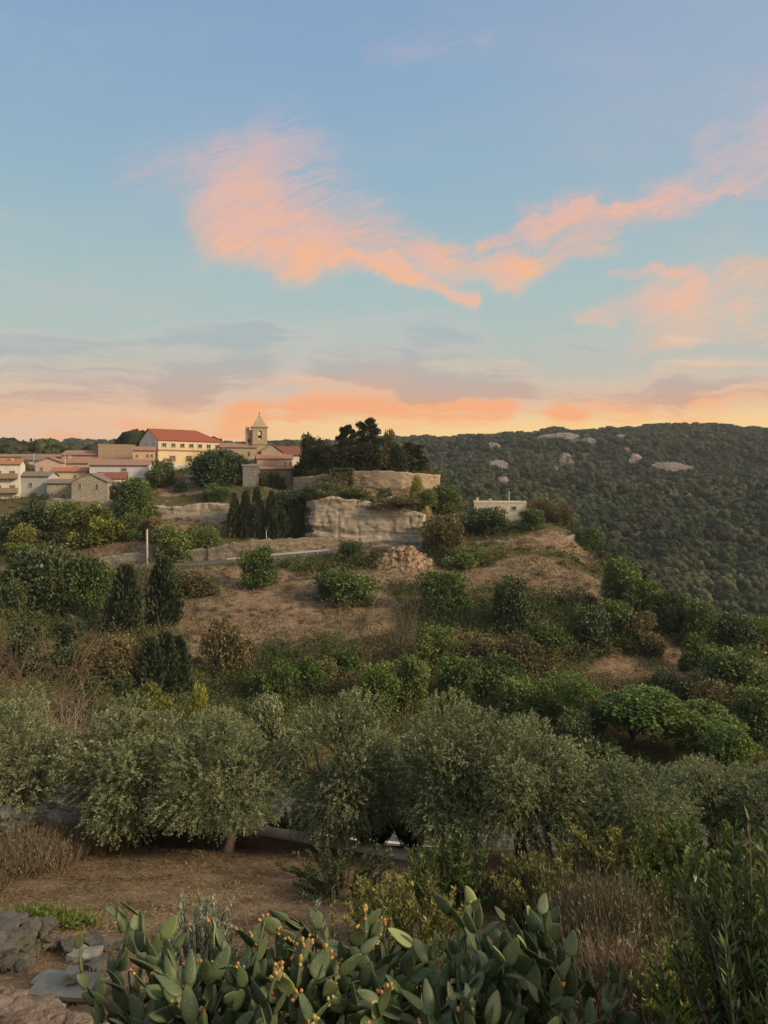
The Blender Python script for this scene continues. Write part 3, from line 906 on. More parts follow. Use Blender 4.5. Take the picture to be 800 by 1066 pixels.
def twig_mesh(name, seed, n0, depth, mat, w=.5, h=1.0, droop=.1, r0=.012):
    """leafless many-stemmed shrub, unit size"""
    rg = np.random.default_rng(seed)
    Vs, Fs = [], []
    cnt = 0
    def seg(a, b, ra, rb):
        nonlocal cnt
        d = b - a
        s = np.cross(d, rg.normal(size=3)); s /= (np.linalg.norm(s) + 1e-9)
        s2 = np.cross(d, s); s2 /= (np.linalg.norm(s2) + 1e-9)
        ring = []
        for k in range(3):
            an = 2 * math.pi * k / 3
            o_ = s * math.cos(an) + s2 * math.sin(an)
            ring.append((a + o_ * ra, b + o_ * rb))
        Vs.extend([q for pr in ring for q in pr])
        for k in range(3):
            i, j = cnt + 2 * k, cnt + 2 * ((k + 1) % 3)
            Fs.append((i, j, j + 1, i + 1))
        cnt += 6
    def grow(p, d, ln, r, dep):
        q = p
        for i in range(3):
            d2 = d + rg.normal(size=3) * .16 + np.array([0, 0, -.04 * droop * i]); d2 /= np.linalg.norm(d2)
            q2 = q + d2 * ln / 3
            seg(q, q2, r * (1 - .2 * i), r * (1 - .2 * (i + 1)))
            if dep > 0:
                for _ in range(rg.integers(1, 3)):
                    dn = d2 + rg.normal(size=3) * .55; dn /= np.linalg.norm(dn)
                    grow(q2, dn, ln * rg.uniform(.45, .75), r * .5, dep - 1)
            q, d = q2, d2
    for i in range(n0):
        a = rg.random() * 2 * math.pi
        d = np.array([math.cos(a) * w * rg.uniform(.2, 1.2), math.sin(a) * w * rg.uniform(.2, 1.2), rg.uniform(.5, 1)]); d /= np.linalg.norm(d)
        grow(np.array([rg.normal() * .04, rg.normal() * .04, 0.0]), d, h * rg.uniform(.4, .65), r0, depth)
    return mesh_np(name, np.array(Vs), np.array(Fs), mat)

K = {
    'round': [unit_round(11, 'broad'), unit_round(12, 'broad'), unit_round(13, 'broad', 16)],
    'holm': [unit_round(21, 'holm'), unit_round(22, 'holm'), unit_round(23, 'holm', 17)],
    'bush': [unit_bush(31, 'broad'), unit_bush(32, 'broad'), unit_bush(33, 'broad', 13)],
    'dbush': [unit_bush(41, 'holm'), unit_bush(42, 'holm')],
    'yellow': [unit_round(51, 'yellow'), unit_bush(52, 'yellow')],
    'brown': [unit_bush(61, 'brownleaf'), unit_bush(62, 'brownleaf'), unit_round(63, 'brownleaf')],
    'cypress': [unit_cypress(71), unit_cypress(72), unit_cypress(73, 'cypress', 1500, .9)],
    'pine': [unit_plates(81), unit_plates(82, 'grove', 26, .12, 2800)],
    'frond': [unit_fronds(91), unit_fronds(92)],
    'green': [unit_bush(95, 'bright'), unit_round(96, 'bright')],
    'olivefar': [unit_round(97, 'olive', 12, 1600, .05, .024), unit_bush(98, 'olive', 10, 1600, .05, .024)],
}
K['grove'] = [unit_round(121, 'grove', 20, 2200), unit_round(122, 'grove', 20, 2200), unit_bush(123, 'grove')]
K['bare'] = [(twig_mesh('crown', 5, 9, 3, M['twig']), None), (twig_mesh('crown', 6, 8, 3, M['palebark'], .45, 1.0), None)]
KN = {'grove': ('evergreen_tree', 'tree'), 'round': ('green_tree', 'tree'), 'holm': ('evergreen_tree', 'tree'), 'bush': ('green_bush', 'bush'), 'dbush': ('dark_bush', 'bush'),
      'yellow': ('yellow_green_tree', 'tree'), 'brown': ('brownish_bush', 'bush'), 'cypress': ('cypress', 'cypress'), 'pine': ('pine_tree', 'pine'),
      'frond': ('acacia_tree', 'tree'), 'green': ('green_bush', 'bush'), 'bare': ('bare_shrub', 'shrub'), 'olivefar': ('olive_tree', 'olive tree')}
KG = {'grove': 'trees of the hilltop grove', 'round': 'green trees on the slope', 'holm': 'dark evergreen trees around the village', 'bush': 'green bushes on the slope', 'dbush': 'dark bushes on the slope',
      'yellow': 'yellow green trees', 'brown': 'brownish bushes on the slope', 'cypress': 'cypresses on the slope', 'pine': 'pines on the hilltop',
      'frond': 'feathery trees in the valley', 'green': 'bright green bushes', 'bare': 'bare shrubs', 'olivefar': 'olive trees beyond the terrace'}
kcount = {}
def plant(kind, px, top, base, wpx, label, D=None, group=None, var=None, name=None, cat=None, depth=1.0, sink=.03):
    """a tree whose foot is where the land is seen at row base (or at distance D) and whose crown reaches row top"""
    if D is None:
        p = hit(px, base, 28, 178)
        if p.y > 179 or (p.y < 29):
            dd = np.linspace(120, 176, 57); rw = HOR - F * height((px - 400) / F * dd, dd) / dd
            p = at(px, float(dd[int(np.argmin(rw))]))
    else:
        p = at(px, D)
    hh = (HOR - top) / F * p.y - p.z
    hh = max(hh, 1.2)
    ww = wpx / F * p.y
    i = kcount.get(kind, 0); kcount[kind] = i + 1
    cr, tr = K[kind][(i if var is None else var) % len(K[kind])]
    r_ = random.uniform(0, 6.28)
    o = thing(name or KN[kind][0], label, cat or KN[kind][1], (p.x, p.y, p.z - sink * hh), r_, group or KG[kind], (ww, ww * depth, hh * (1 + sink)))
    link('crown', cr, o)
    if tr: link('trunk', tr, o)
    return o

# ------------------------------------------------------------------ trees and bushes of the hillside
T = [
 # village hill top
 ('holm', 168, 477, 506, 32, 'small dark round tree in front of the long white house'),
 ('holm', 226, 463, 505, 54, 'broad dark tree between the red-roofed yellow building and the church'),
 ('holm', 248, 470, 503, 26, 'dark tree touching the church nave wall'),
 ('bush', 227, 501, 520, 28, 'low green bush below the broad dark tree by the church'),
 ('round', 142, 495, 541, 48, 'grey green leafy tree below the gable of the stone house'),
 ('dbush', 122, 500, 520, 24, 'dark bush beside the stone gable house'),
 ('dbush', 88, 512, 524, 16, 'little dark bush at the foot of the stone gable house'),
 ('dbush', 42, 512, 526, 16, 'little bush below the grey cement house'),
 ('holm', 26, 478, 497, 14, 'dark tree beside the balconied white apartment house'),
 ('dbush', 188, 497, 512, 14, 'dark bush next to the small dark round tree'),
 ('holm', 302, 508, 532, 48, 'rounded dark hedge tree above the row of cypresses'),
 ('dbush', 335, 501, 524, 34, 'dark ivy mound on the rampart slope above the cliff'),
 ('dbush', 366, 503, 524, 40, 'wider dark ivy mound beside the clipped hedge under the rampart'),
 ('dbush', 400, 507, 520, 14, 'small dark shrub on the brown bank under the rampart'),
 ('grove', 322, 454, 496, 33, 'dark pointed tree next to the white house by the church'),
 ('grove', 338, 461, 496, 35, 'dark tree second from the church in the hilltop grove'),
 ('grove', 356, 459, 497, 41, 'wide dark tree in the middle of the hilltop grove'),
 ('grove', 378, 461, 497, 45, 'dark tree under the tall pine in the hilltop grove'),
 ('brown', 397, 465, 498, 28, 'brownish dark tree at the far end of the hilltop grove'),
 ('grove', 346, 458, 497, 35, 'dark tree between second and widest trees of the hilltop grove'),
 ('grove', 390, 460, 499, 37, 'dark rounded tree leaning over the rampart in the hilltop grove'),
 ('grove', 412, 463, 499, 31, 'low dark tree at the foot of the slim lighter tree'),
 ('pine', 383, 435, 497, 34, 'tall layered pine topping the hilltop grove against the sunset'),
 ('pine', 361, 441, 497, 30, 'slightly shorter pine beside the tallest pine on the hilltop'),
 ('brown', 404, 444, 497, 15, 'slim lighter tree sticking up at the edge of the hilltop grove'),
 ('pine', 430, 460, 500, 34, 'dark layered conifer standing alone behind the rampart', 178, 1),
 ('yellow', 433, 492, 520, 14, 'yellow green creeper bush growing over the end of the rampart'),
 ('bush', 440, 503, 536, 28, 'green ivy bush at the end of the cliff top'),
 ('bush', 462, 503, 532, 38, 'olive green bush on the shoulder beyond the rampart'),
 ('brown', 462, 531, 575, 44, 'brown leafy bush at the far end of the cliff'),
 ('brown', 410, 515, 534, 54, 'brownish scrub bush on the bank above the cliff'),
 # cypresses
 ('cypress', 244, 514, 560, 11, 'first and slimmest cypress at the church end of the cypress row'),
 ('cypress', 256, 512, 560, 12, 'second cypress of the row, tall and dark'),
 ('cypress', 268, 508, 560, 13, 'tallest cypress of the row beneath the church'),
 ('cypress', 283, 512, 561, 12, 'fourth cypress of the row, just past a gap'),
 ('cypress', 293, 527, 561, 11, 'shorter cypress after the gap in the row'),
 ('cypress', 303, 530, 561, 12, 'shortest cypress of the row'),
 ('cypress', 313, 528, 561, 11, 'cypress second from the cliff end of the row'),
 ('cypress', 323, 526, 561, 12, 'last cypress of the row, against the cliff'),
 # slope below houses
 ('holm', 30, 519, 563, 56, 'wide dark tree under the balconied white apartment house'),
 ('yellow', 96, 521, 564, 58, 'large yellow green umbrella-shaped tree below the stone houses'),
 ('yellow', 22, 543, 572, 36, 'bright yellow green tree near the frame edge below the houses'),
 ('round', 66, 524, 560, 44, 'dark green crown between the wide dark tree and the yellow green umbrella tree'),
 ('round', 138, 530, 562, 30, 'olive toned tree beside the large yellow green umbrella tree'),
 ('bush', 180, 541, 580, 46, 'trailing ivy covered bush beside the pale utility pole'),
 ('bush', 215, 537, 572, 32, 'rounded olive green bush between the ivy bush and the cypresses'),
 ('brown', 165, 536, 560, 26, 'brownish bush above the ivy covered bush'),
 # road level
 ('round', 270, 567, 609, 44, 'round green bush beside the road in front of the stone wall', ),
 ('bush', 366, 562, 588, 32, 'green bush between road and cliff foot'),
 ('bush', 358, 585, 625, 58, 'broad olive green bush below the bend of the road'),
 ('bush', 481, 562, 589, 40, 'low green bush under the trees of the white house'),
 ('brown', 345, 597, 618, 30, 'brownish bush at the edge of the broad olive green bush'),
 ('brown', 205, 592, 618, 44, 'low brown scrub bush just below the road'),
 ('brown', 395, 568, 588, 26, 'brown bush at the cliff foot beside the rubble mound'),
 # trees round the white house
 ('holm', 504, 527, 568, 56, 'broad dark tree in front of the flat-roofed white house', 162),
 ('round', 553, 531, 565, 34, 'rounded tree at the corner of the flat-roofed white house', 163),
 ('brown', 566, 515, 560, 34, 'taller olive brown tree behind the flat-roofed white house', 174),
 ('brown', 583, 524, 562, 26, 'olive brown tree by the fence posts beyond the white house', 170),
 ('dbush', 597, 543, 560, 14, 'dark bush at the end of the fence posts', 170),
 ('brown', 450, 540, 572, 20, 'dark brown bush against the end of the cliff'),
 ('bush', 612, 548, 572, 32, 'green bush on the crest beyond the fence posts'),
 # left of the slope
 ('holm', 55, 560, 640, 80, 'large blue green tree on the slope below the road'),
 ('round', 93, 566, 640, 46, 'brownish green tree beside the large blue green tree'),
 ('holm', 8, 598, 648, 40, 'dark tree cut by the frame edge under the large blue green tree'),
 ('round', 25, 565, 615, 46, 'green tree behind the large blue green tree'),
 ('cypress', 131, 589, 662, 33, 'dense dark cypress below the road, first of a pair'),
 ('cypress', 170, 582, 652, 29, 'brownish cypress below the road, second of a pair'),
 ('cypress', 158, 664, 722, 25, 'dark cypress clump on the lower slope, outer stem'),
 ('cypress', 172, 659, 722, 27, 'dark cypress clump on the lower slope, tallest stem'),
 ('cypress', 186, 663, 722, 22, 'dark cypress clump on the lower slope, stem beside the dry shrub'),
 ('dbush', 52, 642, 705, 64, 'dark green leafy thicket behind the bare brown shrubs'),
 ('dbush', 78, 668, 708, 40, 'dark green bush between the leafy thicket and the cypress clump'),
 ('brown', 118, 655, 715, 56, 'brown and olive bush beneath the pair of cypresses'),
 ('dbush', 110, 700, 738, 50, 'very dark bush behind the first olive tree', 62),
 ('yellow', 158, 705, 760, 50, 'yellow leaved bush peeping over the first olive tree', 60),
 ('yellow', 204, 708, 760, 30, 'yellow leaved bush behind the second olive tree', 62),
 ('brown', 240, 640, 705, 46, 'tall dry brown bush at the edge of the bare field'),
 # middle valley band
 ('bush', 283, 680, 735, 46, 'green bush at the lower edge of the bare field', ),
 ('green', 318, 678, 722, 42, 'bright green bush at the foot of the bare field'),
 ('brown', 345, 684, 716, 40, 'brownish bush between bright green bushes below the bare field'),
 ('green', 392, 685, 745, 56, 'round bright green bush above the middle olive trees'),
 ('bush', 360, 665, 708, 38, 'small green bush at the bottom of the bare field'),
 ('round', 430, 686, 742, 42, 'olive green tree beside the round bright green bush'),
 ('olivefar', 283, 718, 768, 46, 'greyish tree peeping between the second and third olive trees', 66),
 ('bare', 420, 622, 684, 46, 'pale leafless shrub at the side of the bare field'),
 ('round', 455, 645, 702, 48, 'green tree beside the pale leafless shrub'),
 ('bush', 475, 680, 738, 50, 'dense green bush behind the fourth olive tree'),
 ('bush', 520, 676, 728, 60, 'wide green bush in the middle of the valley'),
 ('brown', 500, 655, 692, 50, 'brownish bush in the scrub below the dirt track'),
 ('bush', 567, 690, 745, 54, 'green bush above the fifth olive tree'),
 ('round', 540, 705, 752, 60, 'dark green tree just behind the largest olive tree', 80),
 ('bush', 463, 592, 640, 56, 'olive green shrubby bush below the dirt track'),
 ('holm', 535, 598, 660, 52, 'dark round tree below the dirt track'),
 ('holm', 611, 625, 684, 54, 'domed dark tree on the lower slope'),
 ('bush', 572, 640, 682, 44, 'light green bush between the two dark domed trees'),
 ('brown', 548, 655, 700, 46, 'reddish brown bush below the domed trees'),
 ('bush', 600, 690, 735, 50, 'green bush beneath the domed dark tree'),
 # edge of the spur
 ('holm', 640, 562, 605, 44, 'dark tree at the top of the spur edge'),
 ('round', 648, 585, 640, 50, 'green tree on the spur edge below the topmost dark tree'),
 ('round', 672, 596, 650, 44, 'olive green tree partway down the spur edge'),
 ('bush', 640, 622, 668, 46, 'green bush inside the spur edge'),
 ('brown', 668, 635, 680, 44, 'brown tinged bush above the small bare patch'),
 ('holm', 700, 612, 660, 38, 'dark tree on the spur edge above the small bare patch'),
 ('round', 730, 622, 678, 48, 'yellowish green tree where the spur dips'),
 ('holm', 762, 632, 690, 52, 'dark rounded tree lower on the spur edge'),
 ('round', 795, 645, 700, 50, 'green tree at the low end of the spur edge'),
 ('bush', 730, 655, 700, 40, 'green bush below the small bare patch'),
 ('round', 770, 665, 735, 80, 'large domed green tree near the frame edge'),
 ('brown', 745, 700, 750, 56, 'brown green bush under the large domed tree'),
 ('round', 790, 712, 775, 60, 'green tree at the frame edge under the large domed tree'),
 ('dbush', 700, 690, 735, 50, 'dark bush behind the feathery bright trees'),
 # bright feathery trees
 ('frond', 655, 704, 800, 110, 'largest feathery bright green tree in the valley', 72),
 ('frond', 726, 725, 800, 86, 'second feathery bright green tree, further down', 70),
 ('frond', 752, 744, 800, 66, 'lowest feathery green tree, above the smaller olives', 66),
 ('frond', 598, 694, 770, 56, 'narrow feathery yellowish tree above the largest olive', 78),
 ('dbush', 615, 730, 790, 60, 'dark bush beside the largest feathery tree', 70),
 # thicket on the far side of the lane
 ('holm', 300, 752, 860, 90, 'dark tree in the gap between the forked olive and the middle olive', 33),
 ('dbush', 205, 770, 860, 100, 'dark bush seen between the first two whole olives', 33),
 ('dbush', 415, 765, 860, 100, 'dark bush seen behind the middle olive and its neighbour', 33),
 ('holm', 618, 770, 860, 110, 'dark tree filling the gap after the largest olive', 31),
 ('dbush', 710, 785, 860, 100, 'dark bush behind the smaller rounded olive', 31),
 ('dbush', 85, 790, 850, 90, 'dark bush between the frame edge olive and the first whole olive', 32),
 ('dbush', 500, 770, 860, 110, 'dark bush behind the largest olive beyond the lane', 32),
]
for q in T:
    plant(*q[:6], D=(q[6] if len(q) > 6 else None), var=(q[7] if len(q) > 7 else None))

# clipped square hedge in front of the rampart
p = hit(357, 505, 120, 200)
rg = np.random.default_rng(5)
n = 5000
q = rg.uniform(-.5, .5, (n, 3)); ax = rg.integers(0, 3, n)
q[np.arange(n), ax] = np.sign(q[np.arange(n), ax]) * rg.uniform(.42, .52, n)
q = q * np.array([4.4, 2.5, 3.6]) + np.array([0, 0, 1.8])
V_, F_ = leaves(q, unit(rg, n) + np.array([0, 0, .3]), .28, .18, rg)
hd = thing('clipped_hedge', 'dark clipped square hedge standing against the rampart wall', 'hedge', (p.x, p.y, p.z))
link('foliage', mesh_np('foliage', V_, F_, M['holm'], np.repeat(np.clip(.35 + .2 * rg.normal(size=n), 0, 1), 4)), hd)
tm = MB()
for x_ in (-1.2, 0, 1.2):
    tm.tube([(x_, 0, -.6), (x_, .1, 1.0), (x_ * 1.1, 0, 2.6)], [.09, .07, .03], 6)
tm.build('stems', M['bark'], hd)
# ------------------------------------------------------------------ buildings
def roof_mesh(L, W, rise, ov, hip0=0.0, hip1=0.0, thick=.16, shed=None):
    """tiled roof about the origin at eave height; ridge along x"""
    a, b = L / 2 + ov, W / 2 + ov
    k = rise / (W / 2)
    e = -ov * k
    mb = MB()
    if shed is not None:       # single pitch, high at the back
        top = [(-a, -b, -ov * shed), (a, -b, -ov * shed), (a, b, (W + ov) * shed), (-a, b, (W + ov) * shed)]
        vs = top + [(x, y, z - thick) for x, y, z in top]
        mb.add(vs, [(0, 1, 2, 3), (7, 6, 5, 4), (0, 4, 5, 1), (1, 5, 6, 2), (2, 6, 7, 3), (3, 7, 4, 0)])
        return mb
    h0 = hip0 + (0 if hip0 == 0 else ov); h1 = hip1 + (0 if hip1 == 0 else ov)
    top = [(-a, -b, e), (a, -b, e), (a, b, e), (-a, b, e), (-a + h0, 0, rise), (a - h1, 0, rise)]
    vs = top + [(x, y, z - thick) for x, y, z in top]
    fs = [(0, 1, 5, 4), (2, 3, 4, 5)]
    fs += [(1, 2, 5)] if h1 else []
    fs += [(3, 0, 4)] if h0 else []
    bt = [tuple(i + 6 for i in f[::-1]) for f in fs]
    side = [(0, 6, 7, 1), (2, 8, 9, 3)]
    side += [(1, 7, 8, 2)] if h1 else [(1, 7, 11, 5), (5, 11, 8, 2)]
    side += [(3, 9, 6, 0)] if h0 else [(3, 9, 10, 4), (4, 10, 6, 0)]
    mb.add(vs, fs + bt + side)
    return mb

def wall_mesh(L, W, Hh, rise, below, hip0=False, hip1=False, shed=None):
    mb = MB()
    a, b = L / 2, W / 2
    if shed is not None:
        r = W * shed
        vs = [(-a, -b, -below), (a, -b, -below), (a, b, -below), (-a, b, -below), (-a, -b, Hh), (a, -b, Hh), (a, b, Hh + r), (-a, b, Hh + r)]
        mb.add(vs, [(0, 1, 5, 4), (1, 2, 6, 5), (2, 3, 7, 6), (3, 0, 4, 7), (4, 5, 6, 7)])
        return mb
    vs = [(-a, -b, -below), (a, -b, -below), (a, b, -below), (-a, b, -below), (-a, -b, Hh), (a, -b, Hh), (a, b, Hh), (-a, b, Hh)]
    fs = [(0, 1, 5, 4), (2, 3, 7, 6)]
    g = rise - .03
    vs += [(-a, 0, Hh + g), (a, 0, Hh + g)]
    fs.append((1, 2, 6, 5) if hip1 or rise == 0 else (1, 2, 6, 9, 5))
    fs.append((3, 0, 4, 7) if hip0 or rise == 0 else (3, 0, 4, 8, 7))
    if rise == 0: fs.append((4, 5, 6, 7))
    mb.add(vs, fs)
    return mb

def window(parent, face, u, z, w_, h_, L, W, shutter=False, mat='frame', door=False):
    """frame proud of the wall with a recessed pane; face f front, b back, w / e the ends"""
    if face == 'f': Mx = Matrix.Translation((u, -W / 2, z))
    elif face == 'b': Mx = Matrix.Translation((u, W / 2, z)) @ Matrix.Rotation(math.pi, 4, 'Z')
    elif face == 'w': Mx = Matrix.Translation((-L / 2, u, z)) @ Matrix.Rotation(-math.pi / 2, 4, 'Z')
    else: Mx = Matrix.Translation((L / 2, u, z)) @ Matrix.Rotation(math.pi / 2, 4, 'Z')
    t_ = min(.14, w_ * .14)
    mb = MB()
    mb.box((0, -.04, h_ / 2 - t_ / 2), (w_, .10, t_)); mb.box((0, -.06, -h_ / 2 + t_ / 2), (w_ + .16, .16, t_))
    mb.box((-w_ / 2 + t_ / 2, -.04, 0), (t_, .10, h_ - 2 * t_)); mb.box((w_ / 2 - t_ / 2, -.04, 0), (t_, .10, h_ - 2 * t_))
    if not door: mb.box((0, -.03, 0), (t_ * .6, .06, h_ - 2 * t_))
    o = mb.build('door' if door else 'window', M[mat], parent)
    o.matrix_local = Mx
    pb = MB(); pb.box((0, -.012, 0), (w_ - 2 * t_, .02, h_ - 2 * t_))
    pb.build('panel' if door else 'pane', M['shutter' if (shutter or door) else 'pane'], o)
    return o

def house(label, px, D, py_eave, L, W, yaw, wall, roof, rise=1.6, wins=(), ov=.35, hip0=0, hip1=0, shed=None, below=5.0, cat='house', name='village_house', chim=(), group='houses of the hilltop village', drop=None, gable=False):
    """px: photo column of the middle of the front wall, D its distance"""
    z = (HOR - py_eave) / F * D
    fx, fy = (px - 400) / F * D, D
    cx, cy = fx - math.sin(yaw) * W / 2, fy + math.cos(yaw) * W / 2
    if gable: cx, cy = fx + math.cos(yaw) * L / 2, fy + math.sin(yaw) * L / 2
    zb = min(H(cx + dx, cy + dy) for dx in (-L / 2, L / 2) for dy in (-W / 2, W / 2))
    Hh = max(2.2, z - zb) if drop is None else drop
    o = thing(name, label, cat, (cx, cy, z - Hh), yaw, group)
    wall_mesh(L, W, Hh, 0 if roof is None else rise, 1.0, hip0 > 0, hip1 > 0, shed).build('wall', M[wall], o)
    if roof is not None:
        r_ = roof_mesh(L, W, rise, ov, hip0, hip1, shed=shed).build('roof', M[roof], o, loc=(0, 0, Hh + .17))
        for (cx_, cy_, hh_) in chim:
            cb = MB(); cb.box((0, 0, hh_ / 2), (.6, .6, hh_)); cb.box((0, 0, hh_ + .06), (.8, .8, .12))
            cb.build('chimney', M['w_peach'], r_, loc=(cx_, cy_, 0))
    else:
        pb = MB()
        for sx_, sy_, dx, dy in ((0, -1, L + .1, .3), (0, 1, L + .1, .3), (-1, 0, .3, W - .52), (1, 0, .3, W - .52)):
            pb.box((sx_ * (L / 2 - .1), sy_ * (W / 2 - .1), Hh + .2), (dx, dy, .4))
        pb.build('parapet', M[wall], o)
        for (cx_, cy_, hh_) in chim:
            cb = MB(); cb.box((0, 0, hh_ / 2), (.6, .6, hh_)); cb.box((0, 0, hh_ + .06), (.8, .8, .12))
            cb.build('chimney', M[wall], o, loc=(cx_, cy_, Hh))
    for wn in wins:
        face, u, dz, w_, h_ = wn[:5]
        window(o, face, u, Hh - dz, w_, h_, L, W, *wn[5:])
    return o

Y0 = R(8)
# white apartment house at the edge of the frame, with balconies
apt = house('white apartment house with brown balconies and beige end wall at the frame edge', 5, 166, 483, 6.2, 6, R(15), 'w_white', 't_orange', 1.0,
            [('f', 1.6, 2.2, 1.2, 1.5, True), ('f', -1.2, 2.2, 1.2, 1.5, True), ('f', 1.6, 5.4, 1.2, 1.5, True), ('f', -1.2, 5.4, 1.2, 1.5, True), ('e', -1, 3.0, .8, 1.2, True)],
            name='apartment_house', cat='apartment house', chim=[(1.2, -1.0, 1.1), (-1.5, .5, 1.0)])
aH = -min(c.bound_box[0][2] for c in apt.children)  # depth below ground only
for k, dz in enumerate((3.3, 6.5)):
    zz = [c for c in apt.children if c.name.startswith('roof')][0].location.z - dz
    bb = MB(); bb.box((0, -3.6, zz), (5.6, 1.2, .22))
    b_ = bb.build('balcony', M['w_brown'], apt)
    rb = MB(); rb.box((0, -4.16, zz + .58), (5.6, .08, .9)); rb.box((-2.76, -3.56, zz + .58), (.08, 1.12, .9)); rb.box((2.76, -3.56, zz + .58), (.08, 1.12, .9))
    rb.build('balcony_parapet', M['w_brown'], b_)
house('grey cement house with two little dark windows beside the apartment house', 35, 168, 495.5, 6.6, 6, R(4), 'w_grey', 't_grey', .9,
      [('f', -.6, 2.0, .8, 1.1), ('f', -.6, 4.8, .7, .7)], chim=[(1.4, .5, .9)])
house('low ochre stone house with grey roof below the pink house', 62, 166, 503, 5.3, 6, R(6), 'w_stone', 't_grey', .8, [('f', 1.0, 2.9, .6, .9), ('f', -1.6, 2.4, .5, .6)])
house('grey stone gable house with two narrow windows on its gable wall', 93.5, 163.5, 502, 8.5, 7.6, R(96), 'w_stone', 't_grey', 1.9, gable=True, wins=
      [('w', 2.0, .8, .6, 1.2), ('w', -1.6, 1.0, .7, 1.3)], ov=.2)
house('pink house with terracotta gable roof above the grey cement house', 51, 180, 481.5, 6.8, 6.2, R(100), 'w_pink', 't_terra', 1.2, gable=True, wins=[('w', -1.8, 1.8, .6, 1.4), ('w', 1.6, 1.6, .6, 1.0)])
house('long pink house with weathered terracotta roof and small windows', 82, 184, 482, 9.5, 7, R(6), 'w_pink', 't_terra', 1.3,
      [('f', -.6, 1.2, .8, .8), ('f', 3.0, 1.2, .7, .8)], chim=[(-3, -.8, 1.6)])
house('low yellow house with orange roof below the long pink house', 72, 176, 490.5, 8, 4, R(5), 'w_yellow', 't_orange', .8, [('f', 1.5, 1.3, .7, .8)])
house('pale blue grey house with low roof behind the pink gable house', 36, 196, 479, 8, 8, R(3), 'w_bluegrey', 't_grey', 1.0, [('f', -1.8, 1.8, .8, 1.0)])
house('far beige house with pale flat roofline behind the apartment house', 20, 206, 475.5, 12, 7, R(3), 'w_cream', 't_terra', .7, [('f', 2, 1.2, .7, .8)])
house('cream house with wide pale roof behind the pink houses', 55, 202, 476.5, 6, 7, R(10), 'w_cream', 't_terra', .9, [('f', 1, 1.3, .7, .8)])
house('brown roofed house with two small windows behind the long pink house', 84, 198, 473.5, 9.5, 8, R(4), 'w_pink', 't_terra', 1.2,
      [('f', -.4, .9, .7, .7), ('f', 3.2, .8, .7, .7)])
house('beige flat block with a dark brown side above the long white house', 122, 200, 464, 9.5, 8, R(30), 'w_brown', None, 0, [('w', 0, 2.0, .8, 1.0)])
house('long white house with low terracotta roof and a single dark window', 124, 176, 484, 13.2, 9, R(10), 'w_bluegrey', 't_terra', 1.3,
      [('f', 1.2, 1.1, 1.3, .8)], ov=.45, chim=[(3.6, 1.0, .9), (-.5, .8, .7)])
house('small house with dull red tiled roof beside the stone gable house', 117, 171, 498, 6.2, 5.5, R(18), 'w_cream', 't_brick', 1.3, [('f', 1.4, 1.0, .6, .6)], chim=[(-2.0, -.4, .9)])

# big yellow building with red roof
yaw = R(40)
big = house('long yellow building with red tiled roof and two rows of windows above the village', 199, 192, 459, 17.5, 12, yaw, 'w_yellow', 't_red', 3.0,
            [], ov=.3, hip1=4.5, name='yellow_building', cat='building', drop=9.5, chim=[(-8.2, -2.0, 1.3)])
for k, u in enumerate(np.linspace(-7.2, 7.4, 7)):
    window(big, 'f', u, 9.5 - 1.25, 1.25, 1.1, 17.5, 12)
for k, u in enumerate((-5.0, -.6, 3.8, 7.2)):
    window(big, 'f', u, 9.5 - 4.6, 1.7, 1.6, 17.5, 12, True)
for u in (-3, 1.5):
    window(big, 'w', u, 9.5 - 1.2, 1.1, 1.3, 17.5, 12)
sc_ = MB(); sc_.box((0, -6.06, 9.5 - 2.55), (17.5, .12, .35)); sc_.build('string_course', M['t_terra'], big)
pl = MB(); pl.box((0, -6.05, 1.3), (17.4, .10, 4.4)); pl.build('plinth', M['w_white'], big)
gw = MB(); gw.add([(-8.79, -5.95, 9.5 - 9), (-8.79, 5.95, 9.5 - 9), (-8.79, 5.95, 9.45), (-8.79, 0, 12.3), (-8.79, -5.95, 9.45),
                   (-8.70, -5.95, 9.5 - 9), (-8.70, 5.95, 9.5 - 9), (-8.70, 5.95, 9.45), (-8.70, 0, 12.3), (-8.70, -5.95, 9.45)],
                  [(4, 3, 2, 1, 0), (5, 6, 7, 8, 9), (0, 1, 6, 5), (1, 2, 7, 6), (2, 3, 8, 7), (3, 4, 9, 8), (4, 0, 5, 9)])
gw.build('gable_render', M['w_white'], big)
house('small annex with peach wall and two square windows against the yellow building gable', 150, 184, 468.5, 5.2, 4, R(14), 'w_peach', 't_terra', .8,
      [('f', .9, 1.4, .55, .8), ('f', 1.9, 1.4, .55, .8), ('f', -1.6, 1.5, .5, .7)], name='annex_house', cat='annex')
wl = house('grey garden shed with dark lean-to roof under the yellow building', 201, 178, 497, 3.6, 2.6, R(15), 'w_grey', 't_grey', .4, [], name='garden_shed', cat='shed')

# ------------------------------------------------------------------ church
CD = 186.0
cx0 = (270.2 - 400) / F * CD
cyaw = R(14)
zg = H(cx0, CD)
ch = thing('church', 'stone church with pointed bell tower on the hilltop', 'church', (cx0, CD, 0), cyaw)
pxm = CD / F                      # metres per photo pixel there
def zc(py): return (HOR - py) / F * CD
zlow = zg - 2.0
